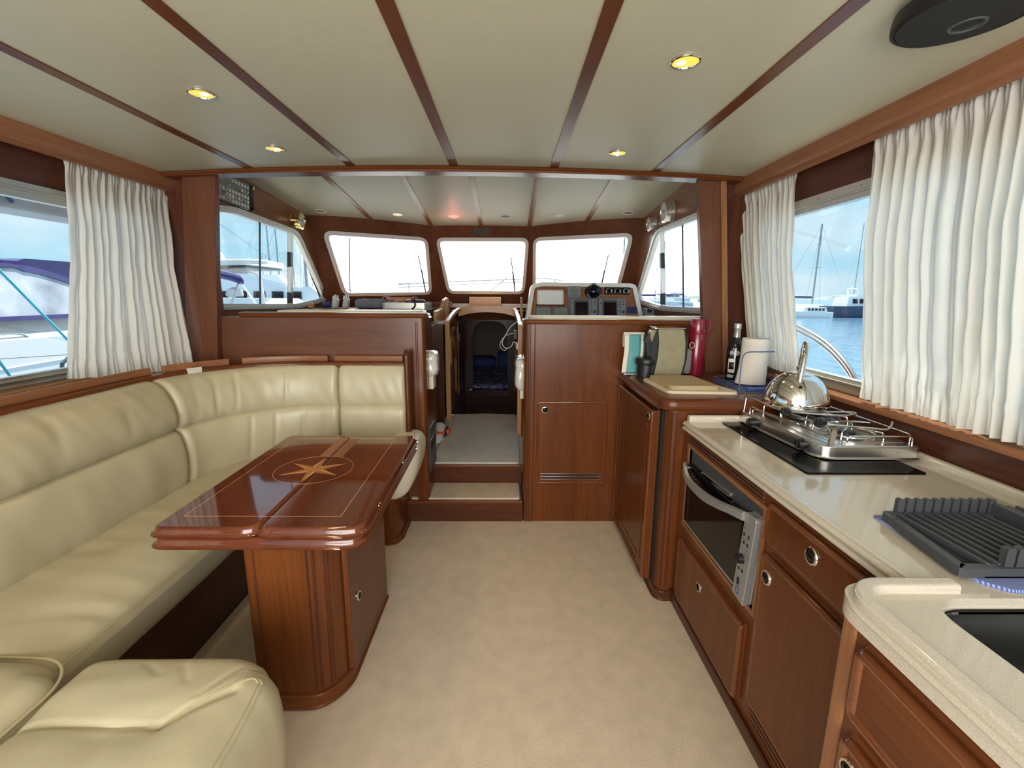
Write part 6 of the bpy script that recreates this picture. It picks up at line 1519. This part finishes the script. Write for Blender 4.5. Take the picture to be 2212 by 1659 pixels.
def motor_boat(x, y, hd, L, label, hull='white_paint', fly=True, grp='boats moored across the water', far=True):
    T = hT(x, y, hd); o = thing('motor_boat', label, 'boat', (x, y, -0.9)); o['group'] = grp
    m_ = MB(); hull_mesh(m_, L, L * 0.3, -0.95, -0.9 + L * 0.13, T); m_.build('hull', hull, o)
    m_ = MB(); z = -0.9 + L * 0.13; cabin(m_, T, L * 0.15, L * 0.78, L * 0.12, z, z + L * 0.11, L * 0.12)
    if fly: cabin(m_, T, L * 0.22, L * 0.55, L * 0.095, z + L * 0.11, z + L * 0.17, L * 0.05)
    m_.build('superstructure', 'white_paint', o)
    for k in range(5):
        u = L * (0.22 + 0.085 * k)
        for sg in (-1, 1):
            m_ = MB(); m_.faces([T(u, sg * L * 0.1195, z + L * 0.035), T(u + L * 0.055, sg * L * 0.1195, z + L * 0.035), T(u + L * 0.055, sg * L * 0.108, z + L * 0.085), T(u, sg * L * 0.108, z + L * 0.085)], [(0, 1, 2, 3)])
            for v in m_.bm.verts: v.co += (T(0, sg, 0) - T(0, 0, 0)) * 0.03
            m_.build('side_window', 'black_glass', o, thick=0.02)
    if fly:
        m_ = MB(); a = L * 0.25
        m_.tube([T(a, -L * .09, z + L * .17), T(a - L * .03, -L * .08, z + L * .25), T(a - L * .03, L * .08, z + L * .25), T(a, L * .09, z + L * .17)], L * 0.008, 6)
        m_.lathe([(L * .02, 0), (L * .022, L * .01), (L * .014, L * .03), (0, L * .035)], T(a - L * .03, 0, z + L * .25), (0, 0, 1), 10)
        m_.build('radar_arch', 'white_paint', o)
    return o
def sail_boat(x, y, hd, L, H, label, hull='white_paint', grp='boats moored across the water', r_=0.09, cover='navy'):
    T = hT(x, y, hd); o = thing('sail_boat', label, 'boat', (x, y, -0.9)); o['group'] = grp
    m_ = MB(); hull_mesh(m_, L, L * 0.28, -0.95, -0.9 + L * 0.10, T); m_.build('hull', hull, o)
    z = -0.9 + L * 0.10
    m_ = MB(); cabin(m_, T, L * 0.25, L * 0.68, L * 0.08, z, z + L * 0.045, L * 0.08); m_.build('coachroof', 'white_paint', o)
    MB().tube([T(L * .52, 0, z), T(L * .52, 0, -0.9 + H)], r_, 7).build('mast', 'mast_metal', o)
    m_ = MB()
    for f_ in (0.45, 0.70):
        zz = z + (H - 0.9 - z) * f_ + 0.9 * f_ - 0.0; w_ = L * 0.06 * (1.3 - f_)
        m_.tube([T(L * .52, -w_, zz), T(L * .52, w_, zz)], r_ * 0.4, 5)
    m_.build('spreaders', 'mast_metal', o)
    m_ = MB()
    for e_ in (L * 1.0, L * 0.02): m_.tube([T(L * .52, 0, -0.95 + H), T(e_, 0, z + 0.3)], r_ * 0.16, 4)
    for s_ in (-1, 1): m_.tube([T(L * .52, 0, -0.95 + H), T(L * .52, s_ * L * 0.12, z)], r_ * 0.16, 4)
    m_.build('rigging', 'mast_metal', o)
    m_ = MB(); m_.tube([T(L * .50, 0, z + 1.3), T(L * .12, 0, z + 1.35)], r_ * 1.4, 7); m_.build('covered_boom', cover, o)
    return o
# across the water, seen in the right saloon window
sail_boat(32.3, 56.5, 0.1, 10, 10.9, 'white sailing yacht with a tall grey mast seen through the right window', r_=0.10)
motor_boat(37.6, 54.5, 0.05, 10, 'dark-hulled launch moored in front of the tall grey mast', 'hull_dark', fly=False)
motor_boat(37.0, 53.0, 3.2, 5.0, 'small white motor boat at left in the right window', 'white_paint', fly=False)
motor_boat(42.8, 60, 0.2, 9, 'white cabin cruiser right of the dark-hulled launch', fly=True)
sail_boat(46, 62, 0.9, 11, 12.5, 'white sailing yacht with pale mast at the right edge of the right window', r_=0.05)
motor_boat(38.5, 66, 1.5, 10, 'white flybridge cruiser behind the dark-hulled launch')
# beyond the pilothouse side windows: masts in the marina, labelled in order along the horizon
ORD = ['first', 'second', 'third', 'fourth', 'fifth', 'sixth', 'seventh', 'eighth']
def marina(sgn, side, a0, a1, n, seed):
    rr = random.Random(seed); q = []
    for k in range(n):
        t_ = a0 + (a1 - a0) * (k + 0.25 + 0.5 * rr.random()) / n
        q.append((sgn * t_, 62 + 24 * ((k * 5) % n), 9 + rr.random() * 4, rr.uniform(0, 3)))
    q.sort()
    for k, (t_, Y, L_, hd_) in enumerate(q):
        if k % 3 == 1: motor_boat(t_ * Y, Y, hd_, L_, 'white motor yacht far off, %s boat from the left in the %s pilothouse window' % (ORD[k], side))
        else: sail_boat(t_ * Y, Y, hd_, L_, L_ * 1.4, 'bare-masted yacht far off, %s boat from the left in the %s pilothouse window' % (ORD[k], side), r_=0.10)
marina(1, 'right', 0.335, 0.43, 8, 11); marina(-1, 'left', 0.45, 0.62, 7, 5)
motor_boat(-19.5, 27.5, 0.25, 11.5, 'large white motor yacht with dark side windows close beyond the left pilothouse window', grp='boats close on the left')
sail_boat(-18.6, 33.0, 0.9, 9, 12.0, 'white sailing yacht with pale mast at the front of the left pilothouse window', grp='boats close on the left', r_=0.10)
sail_boat(-33, 55, 0.5, 11, 15.0, 'white sailing yacht behind the large motor yacht', grp='boats close on the left', r_=0.09)

# hard-top cruiser seen beyond the awning of the neighbouring yacht
ht = thing('motor_boat', 'cruiser with a beige hard top and white radar arch beside the moored yacht', 'boat', (-8.2, 14.5, -0.9))
T = hT(-10.2, 16.2, -0.35)
m_ = MB(); hull_mesh(m_, 8.0, 3.0, -0.95, 0.60, hT(-12.5, 17.2, -0.25)); m_.build('hull', 'white_paint', ht)
m_ = MB(); m_.prism(rpoly([(-11.0, 13.6), (-7.35, 13.4), (-7.05, 14.0), (-7.3, 15.6), (-11.0, 15.6)], 0.3), lambda u, v, w: Vector((u, v, 2.26 + w + 0.03 * (u + 7))), 0.0, 0.16, r=0.05); m_.build('hard_top', 'dial', ht)
m_ = MB(); m_.prism([(-10.9, 13.7), (-7.5, 13.6), (-7.4, 15.5), (-10.9, 15.5)], lambda u, v, w: Vector((u, v, 2.20 + w + 0.03 * (u + 7))), 0.0, 0.05); m_.build('hard_top_lining', 'dark_grey', ht)
m_ = MB(); m_.tube([(-9.0, 14, 2.02), (-7.6, 14, 2.03), (-7.38, 14, 1.95), (-7.30, 14, 1.2), (-7.2, 14, 0.6)], 0.05, 8).tube([(-9.4, 14, 2.25), (-9.0, 14, 0.6)], 0.03, 6); m_.build('radar_arch', 'white_paint', ht)
m_ = MB(); m_.lathe([(0.22, 0), (0.25, 0.06), (0.20, 0.22), (0, 0.30)], (-8.5, 14.6, 1.35), (0, 0, 1), 16); m_.build('radar_dome', 'white_paint', ht)
m_ = MB(); cabin(m_, hT(-11.0, 15.4, -0.2), 0, 5.0, 1.1, 0.60, 1.30, 1.0); m_.build('cabin', 'white_paint', ht)

# moored neighbour: white sailing yacht with navy canvas alongside on the left
ny = thing('sail_boat', 'white yacht moored alongside on the left with navy canvas and clear side panels', 'boat', (-6.5, 5, -0.9))
m_ = MB(); hull_mesh(m_, 13.0, 3.6, -0.95, 0.55, lambda u, v, w: Vector((-7.2 + v, -2.0 + u, w))); m_.build('hull', 'white_paint', ny)
m_ = MB(); m_.prism([(-9.0, 0.50), (-5.40, 0.50), (-5.42, 0.93), (-5.52, 1.00), (-9.0, 1.02)], lambda u, v, w: Vector((u, w, v)), 0.5, 6.5, r=0.02); m_.build('coachroof', 'white_paint', ny)
m_ = MB(); m_.prism([(-8.9, 0.98), (-5.55, 0.98), (-5.60, 1.13), (-8.9, 1.16)], lambda u, v, w: Vector((u, w, v)), 0.8, 6.3, r=0.02); m_.build('coaming', 'off_white', ny)
side_arc = catmull([(2.0, 1.45, 0), (3.0, 1.68, 0), (4.2, 1.765, 0), (5.17, 1.770, 0), (5.53, 1.755, 0), (5.76, 1.715, 0), (6.10, 1.60, 0), (6.35, 1.40, 0), (6.42, 1.14, 0)], 4)
TN = lambda u, v, w: Vector((-5.5 - w - 0.25 * max(0, v - 1.14), u, v))
pan = [(p.x, p.y) for p in side_arc] + [(2.0, 1.14)]
m_ = MB(); m_.prism(pan, TN, 0.0, 0.02); m_.build('clear_side_panel', 'vinyl_window', ny)
band = [(p.x, p.y) for p in side_arc[:-4]] + [(p.x, p.y - 0.045 if p.x < 5.5 else p.y - 0.07) for p in side_arc[:-4][::-1]]
m_ = MB(); m_.prism(band, TN, -0.015, 0.0); m_.build('canvas_border', 'navy', ny)
m_ = MB(); m_.prism(rect(2.0, 6.45, 1.135, 1.185), TN, -0.02, 0.0); m_.build('canvas_border', 'navy', ny)
m_ = MB(); m_.prism([(2.0, 1.79), (5.50, 1.80), (5.6, 1.835), (6.35, 1.835), (6.35, 1.66), (6.1, 1.60), (5.76, 1.70), (5.5, 1.75), (4.0, 1.76)], lambda u, v, w: Vector((-5.66 - w, u, v)), 0.0, 2.6); m_.build('canopy_roof', 'navy', ny)
for (y0, z0, y1, z1) in ((4.2, 1.2, 5.0, 1.7), (5.35, 1.2, 5.1, 1.72), (3.8, 1.35, 6.2, 1.25)):
    MB().tube([(-6.3, y0, z0), (-6.3, y1, z1)], 0.02, 6).build('canopy_frame', 'white_paint', ny)
m_ = MB(); m_.tube(catmull([(-5.45, 4.6, 0.94), (-5.45, 4.7, 1.0), (-5.45, 5.0, 1.005), (-5.45, 5.2, 0.985), (-5.45, 5.28, 0.93)], 4), 0.014, 8); m_.build('grab_rail', 'steel', ny)
# aft awning of the neighbour with its hoops
m_ = MB(); m_.tube(catmull([(-5.9, 7.0, 1.80), (-5.75, 8.0, 1.86), (-5.6, 8.95, 1.83), (-5.55, 9.45, 1.78), (-5.5, 9.66, 1.72), (-5.5, 9.66, 1.66)], 5), [0.085] * 20 + [0.075] * 6, 10); m_.build('rolled_awning', 'navy', ny)
m_ = MB()
for (a, b_) in (((-5.5, 9.62, 1.66), (-5.5, 9.15, 1.10)), ((-5.5, 9.66, 1.68), (-5.5, 9.22, 1.10)), ((-5.5, 9.70, 1.68), (-5.5, 10.35, 1.10))): m_.tube([a, b_], 0.014, 6)
m_.build('awning_hoops', 'steel', ny)
m_ = MB(); m_.prism([(-9.0, 0.50), (-5.45, 0.50), (-5.55, 1.08), (-9.0, 1.08)], lambda u, v, w: Vector((u, w, v)), 6.5, 10.6); m_.build('cockpit_coaming', 'white_paint', ny)
MB().tube([(-3.2, 2.75, 1.90), (-3.2, 2.997, 1.58), (-3.2, 3.398, 1.063), (-3.2, 3.42, 0.95)], 0.0085, 6).build('mooring_rope', 'cyan_rope', label='bright cyan mooring rope crossing outside the left window', cat='rope')
ll = thing('guard_wire', 'thin grey guard wire and stanchion outside the left window', 'wire', (-3.2, 3.2, 0.7))
MB().tube([(-3.2, 2.6, 1.042), (-3.2, 2.902, 1.035), (-3.2, 3.42, 1.0)], 0.004, 5).build('wire', 'mast_metal', ll)
MB().tube([(-3.2, 3.22, 0.72), (-3.2, 3.29, 0.948), (-3.2, 3.42, 1.03)], 0.013, 8).build('stanchion', 'hull_dark', ll)
MB().tube([(-3.2, 2.88, 1.035), (-3.2, 2.93, 0.92)], 0.008, 6).build('rope_end', 'cyan_rope', ll)
